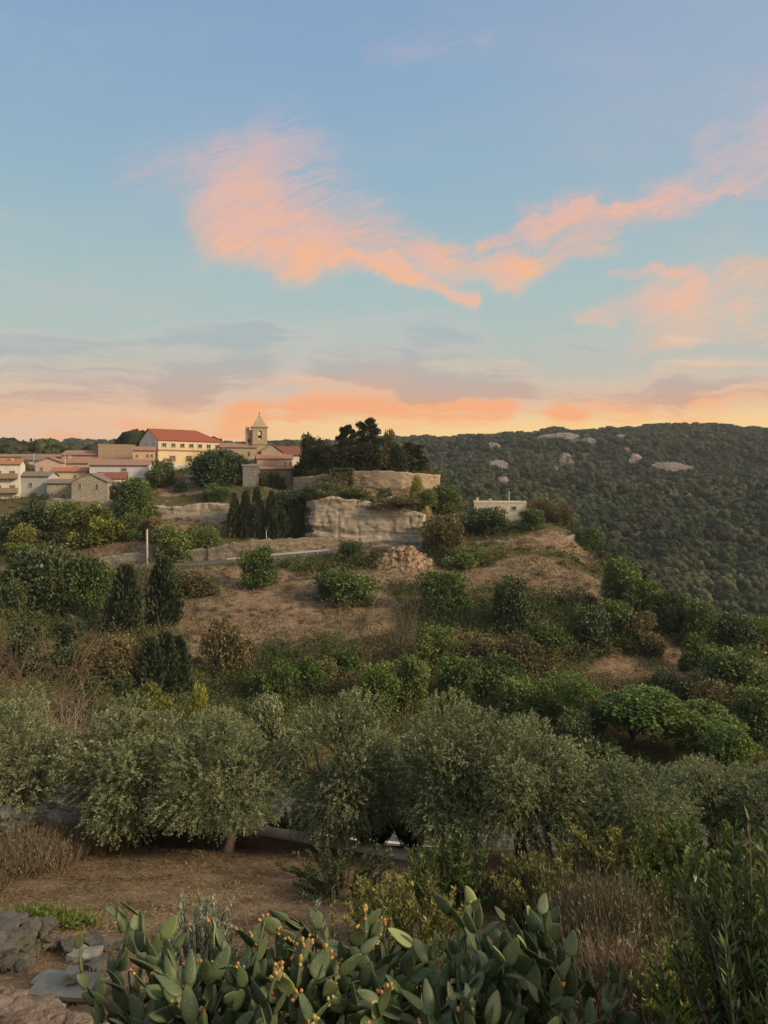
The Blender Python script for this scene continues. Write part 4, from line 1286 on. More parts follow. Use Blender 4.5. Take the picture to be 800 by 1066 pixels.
# tower: four wall panels with arched bell openings
TW = 3.6
def arch_panel(wd, z0, z1, ow, oz0, oz1, th, opening=True):
    mb = bmesh.new()
    outer = [mb.verts.new((x, 0, z)) for x, z in ((-wd / 2, z0), (wd / 2, z0), (wd / 2, z1), (-wd / 2, z1))]
    if opening:
        pts = [(-ow / 2, oz0), (ow / 2, oz0)] + [(ow / 2 * math.cos(a), oz1 + ow / 2 * math.sin(a)) for a in np.linspace(0, math.pi, 9)]
        inner = [mb.verts.new((x, 0, z)) for x, z in pts]
        es = [mb.edges.new((outer[i], outer[(i + 1) % 4])) for i in range(4)] + [mb.edges.new((inner[i], inner[(i + 1) % len(inner)])) for i in range(len(inner))]
        bmesh.ops.triangle_fill(mb, edges=es, use_beauty=True, use_dissolve=False)
    else:
        mb.faces.new(outer)
    ex = bmesh.ops.extrude_face_region(mb, geom=list(mb.faces))
    for v in [g for g in ex['geom'] if isinstance(g, bmesh.types.BMVert)]: v.co.y += th
    bmesh.ops.recalc_face_normals(mb, faces=list(mb.faces))
    me_ = bpy.data.meshes.new('tower_wall'); mb.to_mesh(me_); mb.free()
    me_.materials.append(M['w_church'])
    return me_
tx = (267 + 0.5 - 267) * pxm
tz1 = zc(445.5)
tw = empty('tower'); tw.parent = ch
tmb = bmesh.new()
for k in range(4):
    me_ = arch_panel(TW - (0 if k % 2 == 0 else 1.0), zlow, tz1, .85, zc(457.5), zc(450.5), .5, True)
    T_ = Matrix.Translation((0, 0, 0)) @ Matrix.Rotation(k * math.pi / 2, 4, 'Z') @ Matrix.Translation((0, -TW / 2, 0))
    me_.transform(T_)
    tmb.from_mesh(me_)
me_ = bpy.data.meshes.new('tower'); tmb.to_mesh(me_); tmb.free(); me_.materials.append(M['w_church'])
COL.objects.unlink(tw); bpy.data.objects.remove(tw)
tower = link('tower', me_, ch)
cb = MB(); cb.box((0, 0, tz1 + .14), (TW + .5, TW + .5, .28)); cb.box((0, 0, zc(462.5)), (TW + .35, TW + .35, .25)); cb.build('cornice', M['w_church'], tower)
lv = MB(); lv.box((0, 0, zc(461)), (TW - 1.1, TW - 1.1, .2)); lv.build('belfry_floor', M['shutter'], tower)
bl = MB()
bl.tube([(0, 0, zc(453)), (0, 0, zc(453.5)), (0, 0, zc(455)), (0, 0, zc(456))], [.10, .24, .32, .42], 12); bl.build('bell', M['metal_dark'], tower, True)
spv = MB()
b_ = TW / 2 - .1
spv.add([(-b_, -b_, tz1 + .28), (b_, -b_, tz1 + .28), (b_, b_, tz1 + .28), (-b_, b_, tz1 + .28), (0, 0, zc(430.8))], [(0, 1, 4), (1, 2, 4), (2, 3, 4), (3, 0, 4)])
spire = spv.build('spire', M['w_church'], ch)
fb = MB(); fb.tube([(0, 0, zc(431.4)), (0, 0, zc(430.4)), (0, 0, zc(428.6))], [.14, .10, .04], 6); fb.box((0, 0, zc(429.3)), (.4, .06, .06)); fb.build('finial', M['metal_dark'], spire)
# small stair turret on the tower's side
tb = MB(); tb.box((-TW / 2 - .75, .4, (zc(448) + zlow) / 2), (1.5, 2.6, zc(448) - zlow)); tb.box((-TW / 2 - 1.1, .4, zc(446.6)), (.8, 1.6, 1.0))
tu = tb.build('stair_turret', M['w_church'], ch)
wb = MB(); wb.box((-TW / 2 - .75, -.91, zc(459)), (.7, .06, .9)); wb.build('window', M['pane'], tu)

def ch_block(name, x0, x1, y0, y1, pz, rise, roof, axis='x', mat='w_church', hip=0, ov=.3, wins=()):
    """one volume of the church with its own roof; photo columns x0..x1 measured from the tower"""
    L, W = (x1 - x0), (y1 - y0)
    z = zc(pz)
    e = thing(name, None, None) ; e.parent = ch
    del_k = [k for k in ('kind',) if k in e]
    for k in del_k: del e[k]
    e.location = ((x0 + x1) / 2, (y0 + y1) / 2, zlow)
    if axis == 'y':
        e.rotation_euler = (0, 0, math.pi / 2); L, W = W, L
    Hh = z - zlow
    wall_mesh(L, W, Hh, rise, .5).build('wall', M[mat], e)
    roof_mesh(L, W, rise, ov).build('roof', M[roof], e, loc=(0, 0, Hh + .17))
    for (u, dz, w_, h_) in wins:
        fb_ = MB(); fw = 'f'
        o = window(e, 'f' if axis == 'x' else 'w', u, Hh - dz, w_, h_, L, W)
    return e
ch_block('nave', -9.4, -.9, -3.0, 5, 466.5, 1.1, 't_terra', 'x', wins=[(-1.6, 2.3, .55, 1.0), (2.4, 1.6, .75, 1.3), (-3.4, 2.4, .5, .9)])
ch_block('transept', .2, 5.4, -3.2, 6.5, 470.3, 1.8, 't_terra', 'y')
ch_block('sacristy', -1.0, 7.4, -6.4, -3.3, 478.0, .9, 't_terra', 'x', 'w_peach', wins=[(2.6, 1.2, .6, .8), (3.8, 1.2, .6, .8)])
house('white house with red roof and dark door between church and hilltop grove', 301, 190, 473.5, 5.6, 8, R(14), 'w_white', 't_brick', 2.2,
      [('f', -.6, 3.0, .9, 1.4), ('f', 1.7, 3.0, .7, 1.2), ('f', -1.8, 5.6, 1.0, 2.0, False, 'frame', True)])
house('low ivy clad outbuilding with long brown lean-to roof in front of the church', 284, 177, 488, 10.5, 4.5, R(20), 'w_brown', 't_terra', .5, [('f', 3.6, 1.5, .6, .8)], ov=.5, shed=.18, name='lean_to_building', cat='outbuilding')
house('plain grey concrete block house below the church nave', 261.5, 173.5, 485.5, 3.8, 4, R(20), 'w_conc', 't_grey', .5, [('f', .8, 1.6, .7, .8)], ov=.15)
iv = hit(284, 500, 140, 200)
plant('dbush', 276, 488, 502, 17, 'dark ivy curtain on the lean-to building below the church', group='ivy on the lean-to building', name='ivy', cat='ivy')
plant('dbush', 290, 489, 502, 15, 'second ivy curtain on the lean-to building, next to its doorway', group='ivy on the lean-to building', name='ivy', cat='ivy')

# white house with a flat roof on the spur
sp_ = house('flat-roofed white house with chimney posts half hidden by dark trees', 521, 173, 524, 12.0, 8, R(-6), 'w_cream', None, 0,
            [('f', 3.2, 1.1, 1.1, .9), ('f', -2.4, 1.4, .8, 1.0), ('f', .8, 3.4, .8, 1.6)], chim=[(-5.2, -2, 1.1), (-2.2, -2.5, .9)], name='white_house', group=None)
aH_ = (HOR - 524) / F * 173 - sp_.location.z
ap = MB(); ap.tube([(2.2, -1, aH_), (2.2, -1, aH_ + 2.6)], [.12, .10], 8); ap.box((2.2, -1, aH_ + 2.5), (.5, .1, .1)); ap.build('chimney_pipe', M['steel'], sp_)

# ------------------------------------------------------------------ stone walls
def wall_line(name, label, pts, thick, mat, group=None, cap=None, cat='stone wall', rough=.10, dx=.6, seed=1, topn=.12, nsc=.8):
    """pts: (x, y, ztop, zbottom)"""
    P_ = np.array(pts, float)
    seg = np.r_[0, np.cumsum(np.hypot(*np.diff(P_[:, :2], axis=0).T))]
    n_ = max(3, int(seg[-1] / dx))
    s = np.linspace(0, seg[-1], n_)
    c = np.stack([np.interp(s, seg, P_[:, k]) for k in range(4)], 1)
    tg = np.gradient(c[:, :2], axis=0); tg /= np.linalg.norm(tg, axis=1, keepdims=True)
    nr_ = np.stack([-tg[:, 1], tg[:, 0]], 1)
    nz = max(3, int((c[:, 2] - c[:, 3]).max() / dx) + 2)
    rows = []
    zt = c[:, 2] + (vnoise(s, s * 0 + seed, nsc * 1.4, seed) - .5) * topn * 2
    prof_ = [(-thick / 2, f) for f in np.linspace(0, 1, nz)] + [(thick / 2, f) for f in np.linspace(1, 0, nz)]
    for k, (o_, f) in enumerate(prof_):
        z = c[:, 3] + (zt - c[:, 3]) * f
        dis = (vnoise(s + k * 7.3, z + seed * 3, nsc, seed + 5) - .5) * rough * 2
        xy = c[:, :2] + nr_ * (o_ + dis)[:, None]
        rows.append(np.c_[xy, z])
    m_ = len(prof_)
    V_ = np.stack(rows, 1).reshape(-1, 3)
    i = (np.arange(n_ - 1)[:, None] * m_ + np.arange(m_ - 1)[None]).ravel()
    f = np.stack([i, i + m_, i + m_ + 1, i + 1], 1)
    ctr = V_.mean(0)
    ends = []
    for e0 in (0, (n_ - 1) * m_):
        for k in range(nz - 1):
            ends.append((e0 + k, e0 + k + 1, e0 + m_ - 2 - k, e0 + m_ - 1 - k))
    f = np.concatenate([f, np.array(ends)])
    o = thing(name, label, cat, tuple(ctr), 0, group)
    link('body', mesh_np('body', V_ - ctr, f, M[mat]), o)
    if cap:
        rows = []
        for o_, dz in ((-thick / 2 - .05, 0), (-thick / 2 - .05, .09), (thick / 2 + .05, .09), (thick / 2 + .05, 0)):
            rows.append(np.c_[c[:, :2] + nr_ * o_, zt + dz])
        V2 = np.stack(rows, 1).reshape(-1, 3) - ctr
        i = (np.arange(n_ - 1)[:, None] * 4 + np.arange(4)[None]).ravel()
        j = (np.arange(n_ - 1)[:, None] * 4 + (np.arange(4)[None] + 1) % 4).ravel()
        link('coping', mesh_np('coping', V2, np.stack([i, i + 4, j + 4, j], 1), M[cap]), o)
    return o

def wp(px, D, top, bot):
    x = (px - 400) / F * D
    return (x, D, (HOR - top) / F * D, (HOR - bot) / F * D - .6)

wall_line('rampart_wall', 'long beige stone rampart wall under the hilltop grove', [wp(344, 168, 491.5, 506), wp(372, 167, 490.5, 507), (wp(395, 166, 490, 509)), wp(418, 166, 491, 514), wp(440, 168, 493, 516), wp(453, 171, 494, 514), wp(457, 178, 494, 510)],
          .7, 'rampart', 'stone walls of the village', dx=.35, seed=2, topn=.22, rough=.16, nsc=.9)
wall_line('rampart_wall', 'greyer lower wall running from the white house to the clipped hedge', [wp(306, 172, 497, 507), wp(322, 170, 496, 507), wp(343, 168.4, 493, 507)], .6, 'rampart', 'stone walls of the village', dx=.5, seed=3)
wall_line('roadside_wall', 'brown stone retaining wall above the road under the cypresses', [wp(216, 143.3, 570, 582), wp(240, 144, 565, 579), wp(262, 144.5, 562, 577), wp(300, 146.5, 560, 575), wp(330, 149, 560.5, 572), wp(352, 150.5, 561, 572), wp(386, 151.6, 564, 574)],
          .6, 'roadwall', 'stone walls along the road', dx=.3, seed=4, topn=.3, rough=.22, nsc=.6)
wall_line('roadside_wall', 'crumbling pale stone wall behind the utility pole', [wp(100, 143, 581, 588), wp(128, 143.3, 577, 587), wp(160, 143.6, 575, 586), wp(190, 143.8, 574, 584), wp(221, 143.6, 571, 582)], .7, 'drystone', 'stone walls along the road', dx=.45, seed=6, topn=.4, rough=.25)
wall_line('dry_stone_wall', 'pale dry stone wall below the flat-roofed white house', [wp(494, 154.5, 563, 572), wp(520, 155, 562, 572), wp(548, 155.5, 562.5, 574), wp(575, 156.5, 561, 574), wp(592, 158.5, 558, 574), wp(598, 162, 555, 570)], .8, 'drystone', 'stone walls along the road', dx=.4, seed=7, topn=.35, rough=.25)
wall_line('dry_stone_wall', 'low brown bank wall under the trees of the white house', [wp(505, 164, 553, 562), wp(545, 165, 552, 562), wp(590, 166, 551, 563)], .8, 'roadwall', 'stone walls along the road', dx=.4, seed=8, topn=.3, rough=.2)
wall_line('dry_stone_wall', 'low field wall in front of the stone houses', [wp(40, 163, 519, 526), wp(70, 163, 520, 527), (wp(100, 163.5, 521, 528)), wp(118, 164, 521, 528)], .6, 'drystone', 'stone walls of the village', dx=.4, seed=9, topn=.3)

# ------------------------------------------------------------------ cliff and ledges
m, t = new_mat('limestone')
p = geo_pos(t)
pw = t.v('ADD', p, t.v('SCALE', t.v('SUBTRACT', t.noise(p, .6, 3, .5, col=True), (.5, .5, .5)), scale=.8))
band = t.noise(t.v('MULTIPLY', pw, (.22, .22, 1.7)), 1.0, 6, .65)
vert = t.noise(t.v('MULTIPLY', pw, (1.3, 1.3, .16)), 1.0, 5, .65)
fine = t.noise(p, 3.5, 6, .7)
blot = t.noise(p, .30, 4, .6)
c_ = t.ramp(band, [(.28, (.17, .13, .095, 1)), (.40, (.35, .285, .21, 1)), (.58, (.45, .375, .29, 1)), (.75, (.53, .46, .375, 1))])
c_ = t.mix(t.smooth(vert, .52, .70, 0, .55), c_, (.19, .15, .115, 1))
c_ = t.mix(t.smooth(blot, .5, .7, 0, .45), c_, (.38, .27, .18, 1))
c_ = t.mix(.55, c_, t.ramp(fine, [(.3, (.45, .43, .4, 1)), (.62, (1, 1, 1, 1))]), 'MULTIPLY')
finish(t, c_, .95, t.m('ADD', fine, t.m('MULTIPLY', band, .8)), .25, .9, .05)
M['limestone'] = m

def rock_face(name, label, pts, kind=None, cat='cliff', seed=3, dx=.28, amp=1.0, group=None, back=3.0):
    """pts: (px, D, top row, bottom row) of a rocky face; builds a thick slab with ledges and cracks"""
    P_ = np.array([[(a - 400) / F * d, d, (HOR - tp) / F * d, (HOR - bt) / F * d] for a, d, tp, bt in pts])
    seg = np.r_[0, np.cumsum(np.hypot(*np.diff(P_[:, :2], axis=0).T))]
    n_ = max(6, int(seg[-1] / dx)); s = np.linspace(0, seg[-1], n_)
    c = np.stack([np.interp(s, seg, P_[:, k]) for k in range(4)], 1)
    tg = np.gradient(c[:, :2], axis=0); tg /= np.linalg.norm(tg, axis=1, keepdims=True)
    nr_ = np.stack([-tg[:, 1], tg[:, 0]], 1)          # away from the viewer
    zt = c[:, 2] + (vnoise(s, s * 0, 3.0, seed) - .5) * 1.6 * amp + (vnoise(s, s * 0, .8, seed + 1) - .5) * .6 * amp
    hmax = (zt - c[:, 3]).max(); nz = max(5, int(hmax / dx))
    rows = []
    for k in range(nz + 8):
        f = min(1.0, k / (nz - 1))
        z = c[:, 3] - .8 + (zt - c[:, 3] + .8) * f
        bk = np.zeros(n_)
        if k >= nz:
            q = (k - nz + 1) / 8
            bk = np.full(n_, back * q); z = z - .1 * q + (vnoise(s, s * 0 + k, 1.2, seed + 9) - .5) * .3
        led = (vnoise(z * 0 + s * .05, z + (vnoise(s, z * 0, 6, seed + 3) - .5) * 2, 1.1, seed + 2) - .5) * .75
        led = led + (vnoise(z * 0 + s * .1, z, .42, seed + 12) - .5) * .45
        crk = np.abs(vnoise(s, z * .25, 1.6, seed + 4) - .5)
        crk = np.where(crk < .03, .28, 0)
        bl_ = (vnoise(s, z, 2.2, seed + 5) - .5) * .6 + (vnoise(s, z, .7, seed + 6) - .5) * .5
        off = (led + bl_) * amp + crk * amp + f * .8 * amp + bk
        rows.append(np.c_[c[:, :2] + nr_ * off[:, None], z])
    m_ = len(rows)
    V_ = np.stack(rows, 1).reshape(-1, 3)
    i = (np.arange(n_ - 1)[:, None] * m_ + np.arange(m_ - 1)[None]).ravel()
    f = np.stack([i, i + m_, i + m_ + 1, i + 1], 1)
    ctr = V_.mean(0)
    o = link(name, mesh_np(name, V_ - ctr, f, M['limestone']), None, None, tuple(ctr))
    return tag(o, label, cat, group, kind)

rock_face('cliff', 'pale banded limestone cliff face below the rampart', [(318, 153.5, 524, 572), (328, 152.6, 521, 577), (345, 152.2, 519, 578), (365, 152, 520, 578), (385, 151.8, 521, 578), (400, 151.8, 523, 578), (415, 151.5, 531, 577), (430, 151.2, 533, 577), (442, 151.2, 534, 577), (446, 153.5, 538, 575)],
          'structure', seed=31, amp=.62)
rock_face('rock_ledge', 'long pale rock ledge on the slope under the broad dark tree', [(160, 158, 529, 541), (180, 157, 527, 543), (205, 156.5, 525, 542), (228, 156, 523.5, 540), (244, 156.5, 523, 536)], 'thing', 'rock', 41, .3, .55, 'pale rock ledges')
rock_face('rock_ledge', 'small pale boulder ledge at the top edge of the cliff beside the brown bank', [(402, 156, 518, 528), (410, 155.6, 517, 529), (417, 155.8, 519, 528)], 'thing', 'rock', 43, .3, .4, 'pale rock ledges')
rock_face('rock_ledge', 'low rubble ledge at the cliff foot', [(386, 150.6, 569, 577), (396, 150.4, 567, 578), (412, 150.3, 570, 578), (425, 150.4, 572, 578)], 'thing', 'rock', 44, .25, .4, 'pale rock ledges')

m, t = new_mat('weathered_ridge_rock')
p = geo_pos(t)
n1 = t.noise(t.v('MULTIPLY', p, (.12, .12, .5)), 1.0, 6, .65); n2 = t.noise(p, .5, 6, .7)
finish(t, t.mix(.5, t.ramp(n1, [(.3, (.10, .085, .07, 1)), (.5, (.25, .205, .175, 1)), (.7, (.36, .30, .26, 1))]), t.ramp(n2, [(.35, (.35, .35, .33, 1)), (.6, (1, 1, 1, 1))]), 'MULTIPLY'), .95, n2, .6, .8, .05)
M['farrock'] = m
# far outcrops on the ridge
OUT = [(585, 462, 62, 13, 'largest pale rock outcrop near the top of the far ridge'), (612, 465, 26, 9, 'smaller pinkish outcrop touching the largest one on the far ridge'), (520, 491, 30, 7, 'pale slanting outcrop on the far hillside above the white house'),
       (512, 468, 34, 3, 'thin pale rock band high on the far ridge'), (590, 483, 16, 6, 'small outcrop below the largest one'), (580, 493, 8, 4, 'smallest grey outcrop halfway down the far ridge'),
       (650, 459, 22, 3.5, 'streaky outcrop on the summit side of the far ridge'), (663, 484, 20, 4, 'scattered pale rocks low on the far ridge'), (525, 508, 18, 4, 'grey outcrop in the far trees just over the white house roof'), (700, 491, 60, 4, 'long faint rock band across the far ridge'),
       (655, 475, 10, 4, 'tiny pale outcrop midway down the summit slope'), (705, 519, 40, 2.5, 'thin bright clearing edge among the valley woods')]
rg = np.random.default_rng(77)
OUTC = []
for (px, py, w_, h_, lab) in OUT:
    p = hit(px, py, 330, 1200)
    ww, hh = w_ / F * p.y, h_ / F * p.y
    OUTC.append((p.x, p.y + 1.1 * hh - 4, ww * .46, 1.1 * hh + 5))
    nx_, nz_ = max(10, int(w_ * 2)), max(5, int(h_ * 2.2))
    gx, gz = np.meshgrid(np.linspace(-.5, .5, nx_), np.linspace(0, 1, nz_))
    X_ = p.x + gx * ww
    # follow the slope upward from the foot of the outcrop
    Yb = p.y + gz * hh * 2.2
    Zg = height(X_.ravel(), Yb.ravel()).reshape(X_.shape)
    env = (1 - np.abs(gx * 2) ** 3) * np.sin(np.clip(gz, 0, 1) * math.pi) ** .5
    nn = .55 * vnoise(X_ * .45, Yb * 1.5, 7.0, int(px)) + .3 * vnoise(X_ * .8, Yb * 2.2, 5.0, int(px) + 1) + .15 * rg.random(X_.shape)
    Zr = Zg + np.where(nn > .34, 4.5 + nn * 6, -4) * env - .6 + rg.normal(size=X_.shape) * .6
    V_ = np.stack([X_, Yb, Zr], -1).reshape(-1, 3)
    i = (np.arange(nz_ - 1)[:, None] * nx_ + np.arange(nx_ - 1)[None]).ravel()
    f = np.stack([i, i + 1, i + nx_ + 1, i + nx_], 1)
    ctr = V_.mean(0)
    o = link('rock_outcrop', mesh_np('rock_outcrop', V_ - ctr, f, M['farrock']), None, None, tuple(ctr))
    tag(o, lab, 'rock', 'pale rock outcrops on the far ridge', 'thing')

# ------------------------------------------------------------------ road furniture
def pole(px, D, top, r, label, mat, cat='utility pole', name='utility_pole', arm=0.0, extra=0.0):
    p = at(px, D)
    zt = (HOR - top) / F * D - p.z
    o = thing(name, label, cat, (p.x, p.y, p.z), R(random.uniform(-10, 10)))
    mb = MB(); mb.tube([(0, 0, -.4), (0, 0, zt * .5), (0, 0, zt)], [r, r * .85, r * .7], 10); mb.build('post', M[mat], o, True)
    if arm:
        a = MB(); a.box((0, 0, zt - .35), (arm, .1, .1)); a.build('cross_arm', M['metal_dark'], o)
        for x in (-arm / 2 + .08, 0, arm / 2 - .08):
            ins = MB(); ins.tube([(x, 0, zt - .3), (x, 0, zt - .15), (x, 0, zt - .05)], [.05, .07, .03], 8); ins.build('insulator', M['steel'], o)
    return o
pole(153.3, 137, 551, .22, 'pale concrete utility pole standing at the roadside', 'poleconc')
pole(277.5, 147.5, 552, .07, 'thin grey post on top of the roadside wall', 'steel', 'post', 'lamp_post')
pole(35.5, 186, 472, .08, 'slim white aerial mast on the roofs behind the apartment house', 'steel', 'mast', 'aerial_mast')
pole(68, 181, 473, .10, 'white flue pipe standing by the long pink house', 'steel', 'flue pipe', 'flue_pipe')
pole(344, 167, 488, .05, 'short pale post on the rampart beside the clipped hedge', 'poleconc', 'post', 'wall_post')
for k, (px, D, top, lab) in enumerate([(572, 171, 547, 'first pale fence post on the bank beyond the white house'), (579, 171.5, 546, 'second pale fence post, between two others'), (586, 172, 545, 'tallest pale fence post near the crest'), (591, 172.4, 547, 'last fence post before the crest bush')]):
    o = pole(px, D, top, .10, lab, 'palebark', 'fence post', 'fence_post')
    o['group'] = 'fence posts beyond the white house'

# steel guard rail along the road
gp = np.array([((a - 400) / F * d, d, -(b - HOR) / F * d) for a, d, b in [(236, 138.3, 585.5), (262, 139.5, 583), (300, 141, 579.5), (345, 143.3, 575.5)]])
gr = thing('guard_rail', 'pale steel guard rail along the outer edge of the road', 'guard rail', tuple(gp.mean(0)))
g0 = gp - gp.mean(0)
mb = MB()
for a, b in zip(g0[:-1], g0[1:]):
    d = Vector(b - a); ln = d.length
    Mx = Matrix.Translation(Vector((a + b) / 2) + Vector((0, 0, .62))) @ d.to_track_quat('X', 'Z').to_matrix().to_4x4()
    mb.box((0, 0, .09), (ln + .02, .05, .13), Mx); mb.box((0, .03, -.0), (ln + .02, .04, .05), Mx); mb.box((0, 0, -.09), (ln + .02, .05, .13), Mx)
mb.build('rail', M['steel'], gr)
for s in np.linspace(0.02, .98, 12):
    k = s * 3; i = int(min(2, k)); q = g0[i] + (g0[i + 1] - g0[i]) * (k - i)
    pb = MB(); pb.box((q[0], q[1] + .12, q[2] + .1), (.10, .10, 1.3)); pb.build('post', M['steel'], gr)

# rubble mound beside the cliff foot
rg = np.random.default_rng(15)
p = hit(419, 590, 120, 160)
o = thing('rubble_mound', 'heap of brown broken stone below the end of the cliff', 'rubble mound', (p.x, p.y, p.z))
gx, gy = np.meshgrid(np.linspace(-1, 1, 46), np.linspace(-1, 1, 30))
hh = np.clip(1 - gx ** 2 - gy ** 2, 0, 1) ** .8
Xr, Yr = gx * 6.6, gy * 3.4
Zr = hh * 4.2 + (vnoise(Xr + 50, Yr + 50, .7, 3) - .5) * 1.0 * (hh > 0) + (vnoise(Xr + 50, Yr + 50, 2, 4) - .5) * .8 * (hh > 0) - .8
i = (np.arange(29)[:, None] * 46 + np.arange(45)[None]).ravel()
m, t = new_mat('brown_rubble')
pp = obj_pos(t)
vo = t.n('ShaderNodeTexVoronoi'); t.put(vo.inputs['Vector'], pp); vo.inputs['Scale'].default_value = 2.2
s_ = t.n('ShaderNodeSeparateColor'); t.put(s_.inputs[0], vo.outputs['Color'])
finish(t, t.ramp(s_.outputs[0], [(0, (.12, .08, .05, 1)), (.5, (.23, .155, .095, 1)), (1, (.33, .24, .155, 1))]), .95, vo.outputs['Distance'], .2, .8, .05)
M['rubble'] = m
link('heap', mesh_np('heap', np.stack([Xr, Yr, Zr], -1).reshape(-1, 3), np.stack([i, i + 1, i + 47, i + 46], 1), M['rubble']), o)
lb = MB()
for k in range(260):
    a = rg.random(2) * 2 - 1
    if a[0] ** 2 + a[1] ** 2 > .92: continue
    z = (1 - a[0] ** 2 - a[1] ** 2) ** .8 * 4.2 - .7
    s = .12 + .5 * rg.random() ** 2.5
    lb.box((0, 0, 0), (s * rg.uniform(.7, 1.6), s, s * .7), Matrix.Translation((a[0] * 6.6, a[1] * 3.4, z)) @ Matrix.Rotation(rg.random() * 6, 4, 'Z') @ Matrix.Rotation(rg.normal() * .5, 4, 'X'))
tag(lb.build('loose_stones', M['rubble'], o), kind='stuff')
# pale dead trunk leaning on the slope
p = hit(391, 632, 80, 140)
o = thing('dead_trunk', 'pale dead trunk leaning beside the broad olive green bush', 'dead trunk', tuple(p))
mb = MB(); mb.tube([(-.5, 0, -.1), (-.2, 0, .8), (.35, 0, 1.6), (.8, .1, 2.2)], [.16, .14, .11, .05], 7); mb.build('trunk', M['coping'], o, True)
mb = MB(); mb.tube([(.1, 0, 1.3), (.5, -.1, 1.5), (.9, -.1, 1.55)], [.07, .05, .02], 6); mb.build('branch', M['coping'], o, True)

# ------------------------------------------------------------------ undergrowth and dry grass of the slopes
def sample_land(n, pmin, pmax, dmin, dmax, seed):
    r_ = np.random.default_rng(seed)
    px = r_.uniform(pmin, pmax, n); D = np.exp(r_.uniform(math.log(dmin), math.log(dmax), n))
    x = (px - 400) / F * D
    return x, D, r_
x, y, rg = sample_land(11000, -150, 950, 34, 240, 21)
dr = dryness(x, y); rd, _ = poly_dist(x, y, ROADP)
dens = (1 - dr) ** 2 * (.25 + 1.1 * (vnoise(x, y, 7, 31) > .42)) + .05
keep = (rg.random(len(x)) < dens) & (rd > 4.2)
x, y = x[keep], y[keep]; z = height(x, y); n = len(x)
per = 34
sz = rg.uniform(.35, 1.15, n) ** 1.3 * np.clip(y / 110, .6, 1.2)
u = unit(rg, n * per); u[:, 2] = np.abs(u[:, 2])
P_ = np.repeat(np.c_[x, y, z], per, 0) + u * np.repeat(sz, per)[:, None] * rg.uniform(.4, 1.05, (n * per, 1)) * np.array([1.2, 1.2, 1.0])
D_ = u + unit(rg, n * per) * .8
sL = np.repeat(np.clip(y / 130, .5, 1.2), per) * .30
tt = np.clip(np.repeat(rg.random(n) * .8, per) + .15 * rg.normal(size=n * per), 0, 1)
V_, F_ = leaves(P_, D_, sL * rg.uniform(.7, 1.4, n * per), sL * .6, rg)
tag(link('undergrowth', mesh_np('undergrowth', V_, F_, M['scrub'], np.repeat(tt, 4))), 'low dark green and brown scrub covering the slopes', 'undergrowth', None, 'stuff')

x, y, rg = sample_land(8000, -150, 950, 40, 235, 25)
x2, y2, _r = sample_land(1900, 225, 860, 72, 122, 26)
x, y = np.r_[x, x2], np.r_[y, y2]
dr = dryness(x, y); rd, _ = poly_dist(x, y, ROADP)
keep = (rg.random(len(x)) < (1 - dr) ** 2.5 * ((vnoise(x, y, 11, 35) > .24) | (np.arange(len(x)) >= len(x) - len(x2))) + .02) & (rd > 5.5)
pxx = 400 + F * x / y
keep &= ~((y > 150) & (pxx < 330)) & ~((y > 145) & (pxx > 488) & (pxx < 604))
x, y = x[keep], y[keep]; z = height(x, y); n = len(x)
nl = 6; per = 36
sz = (.6 + 1.7 * rg.random(n) ** 1.6) * np.clip(y / 105, .6, 1.15)
lc = np.repeat(np.c_[x, y, z], nl, 0) + np.c_[rg.normal(size=(n * nl, 2)) * .75, rg.uniform(.1, .9, n * nl)] * np.repeat(sz, nl)[:, None]
lr = np.repeat(sz, nl) * rg.uniform(.35, .75, n * nl)
u = unit(rg, n * nl * per)
P_ = np.repeat(lc, per, 0) + u * np.repeat(lr, per)[:, None] * rg.uniform(.7, 1.08, (n * nl * per, 1))
D_ = u * .8 + unit(rg, len(P_)) * .9 + np.array([0, 0, .3])
sL = np.repeat(np.clip(y / 130, .5, 1.2), nl * per) * .30
hue = vnoise(x, y, 14, 36) * .9
tt = np.clip(np.repeat(hue + .18 * rg.normal(size=n), nl * per) + .15 * rg.normal(size=len(P_)), 0, 1)
V_, F_ = leaves(P_, D_, sL * rg.uniform(.7, 1.4, len(P_)), sL * .62, rg)
tag(link('shrubbery', mesh_np('shrubbery', V_, F_, M['scrub'], np.repeat(tt, 4))), 'dense tangled shrubbery merging over the slopes and valley', 'shrubbery', None, 'stuff')

x, y, rg = sample_land(22000, -150, 950, 34, 230, 22)
dr = dryness(x, y); rd, _ = poly_dist(x, y, ROADP)
keep = (rg.random(len(x)) < (.38 + .5 * dr) * (vnoise(x, y, 4, 33) > .35)) & (rd > 3.4)
x, y = x[keep], y[keep]; z = height(x, y); n = len(x)
per = 9
P_ = np.repeat(np.c_[x, y, z - .03], per, 0) + np.c_[rg.normal(size=(n * per, 2)) * .35, np.zeros(n * per)]
D_ = np.c_[rg.normal(size=(n * per, 2)) * .45, np.ones(n * per)]
tt = np.clip(np.repeat(rg.random(n) * .75, per) + .12 * rg.normal(size=n * per), 0, 1)
V_, F_ = leaves(P_, D_, rg.uniform(.25, .8, n * per) * np.repeat(np.clip(y / 120, .6, 1.1), per), .13, rg)
tag(link('dry_grass', mesh_np('dry_grass', V_, F_, M['straw'], np.repeat(tt, 4))), 'dry straw coloured grass on the bare slopes', 'dry grass', None, 'stuff')

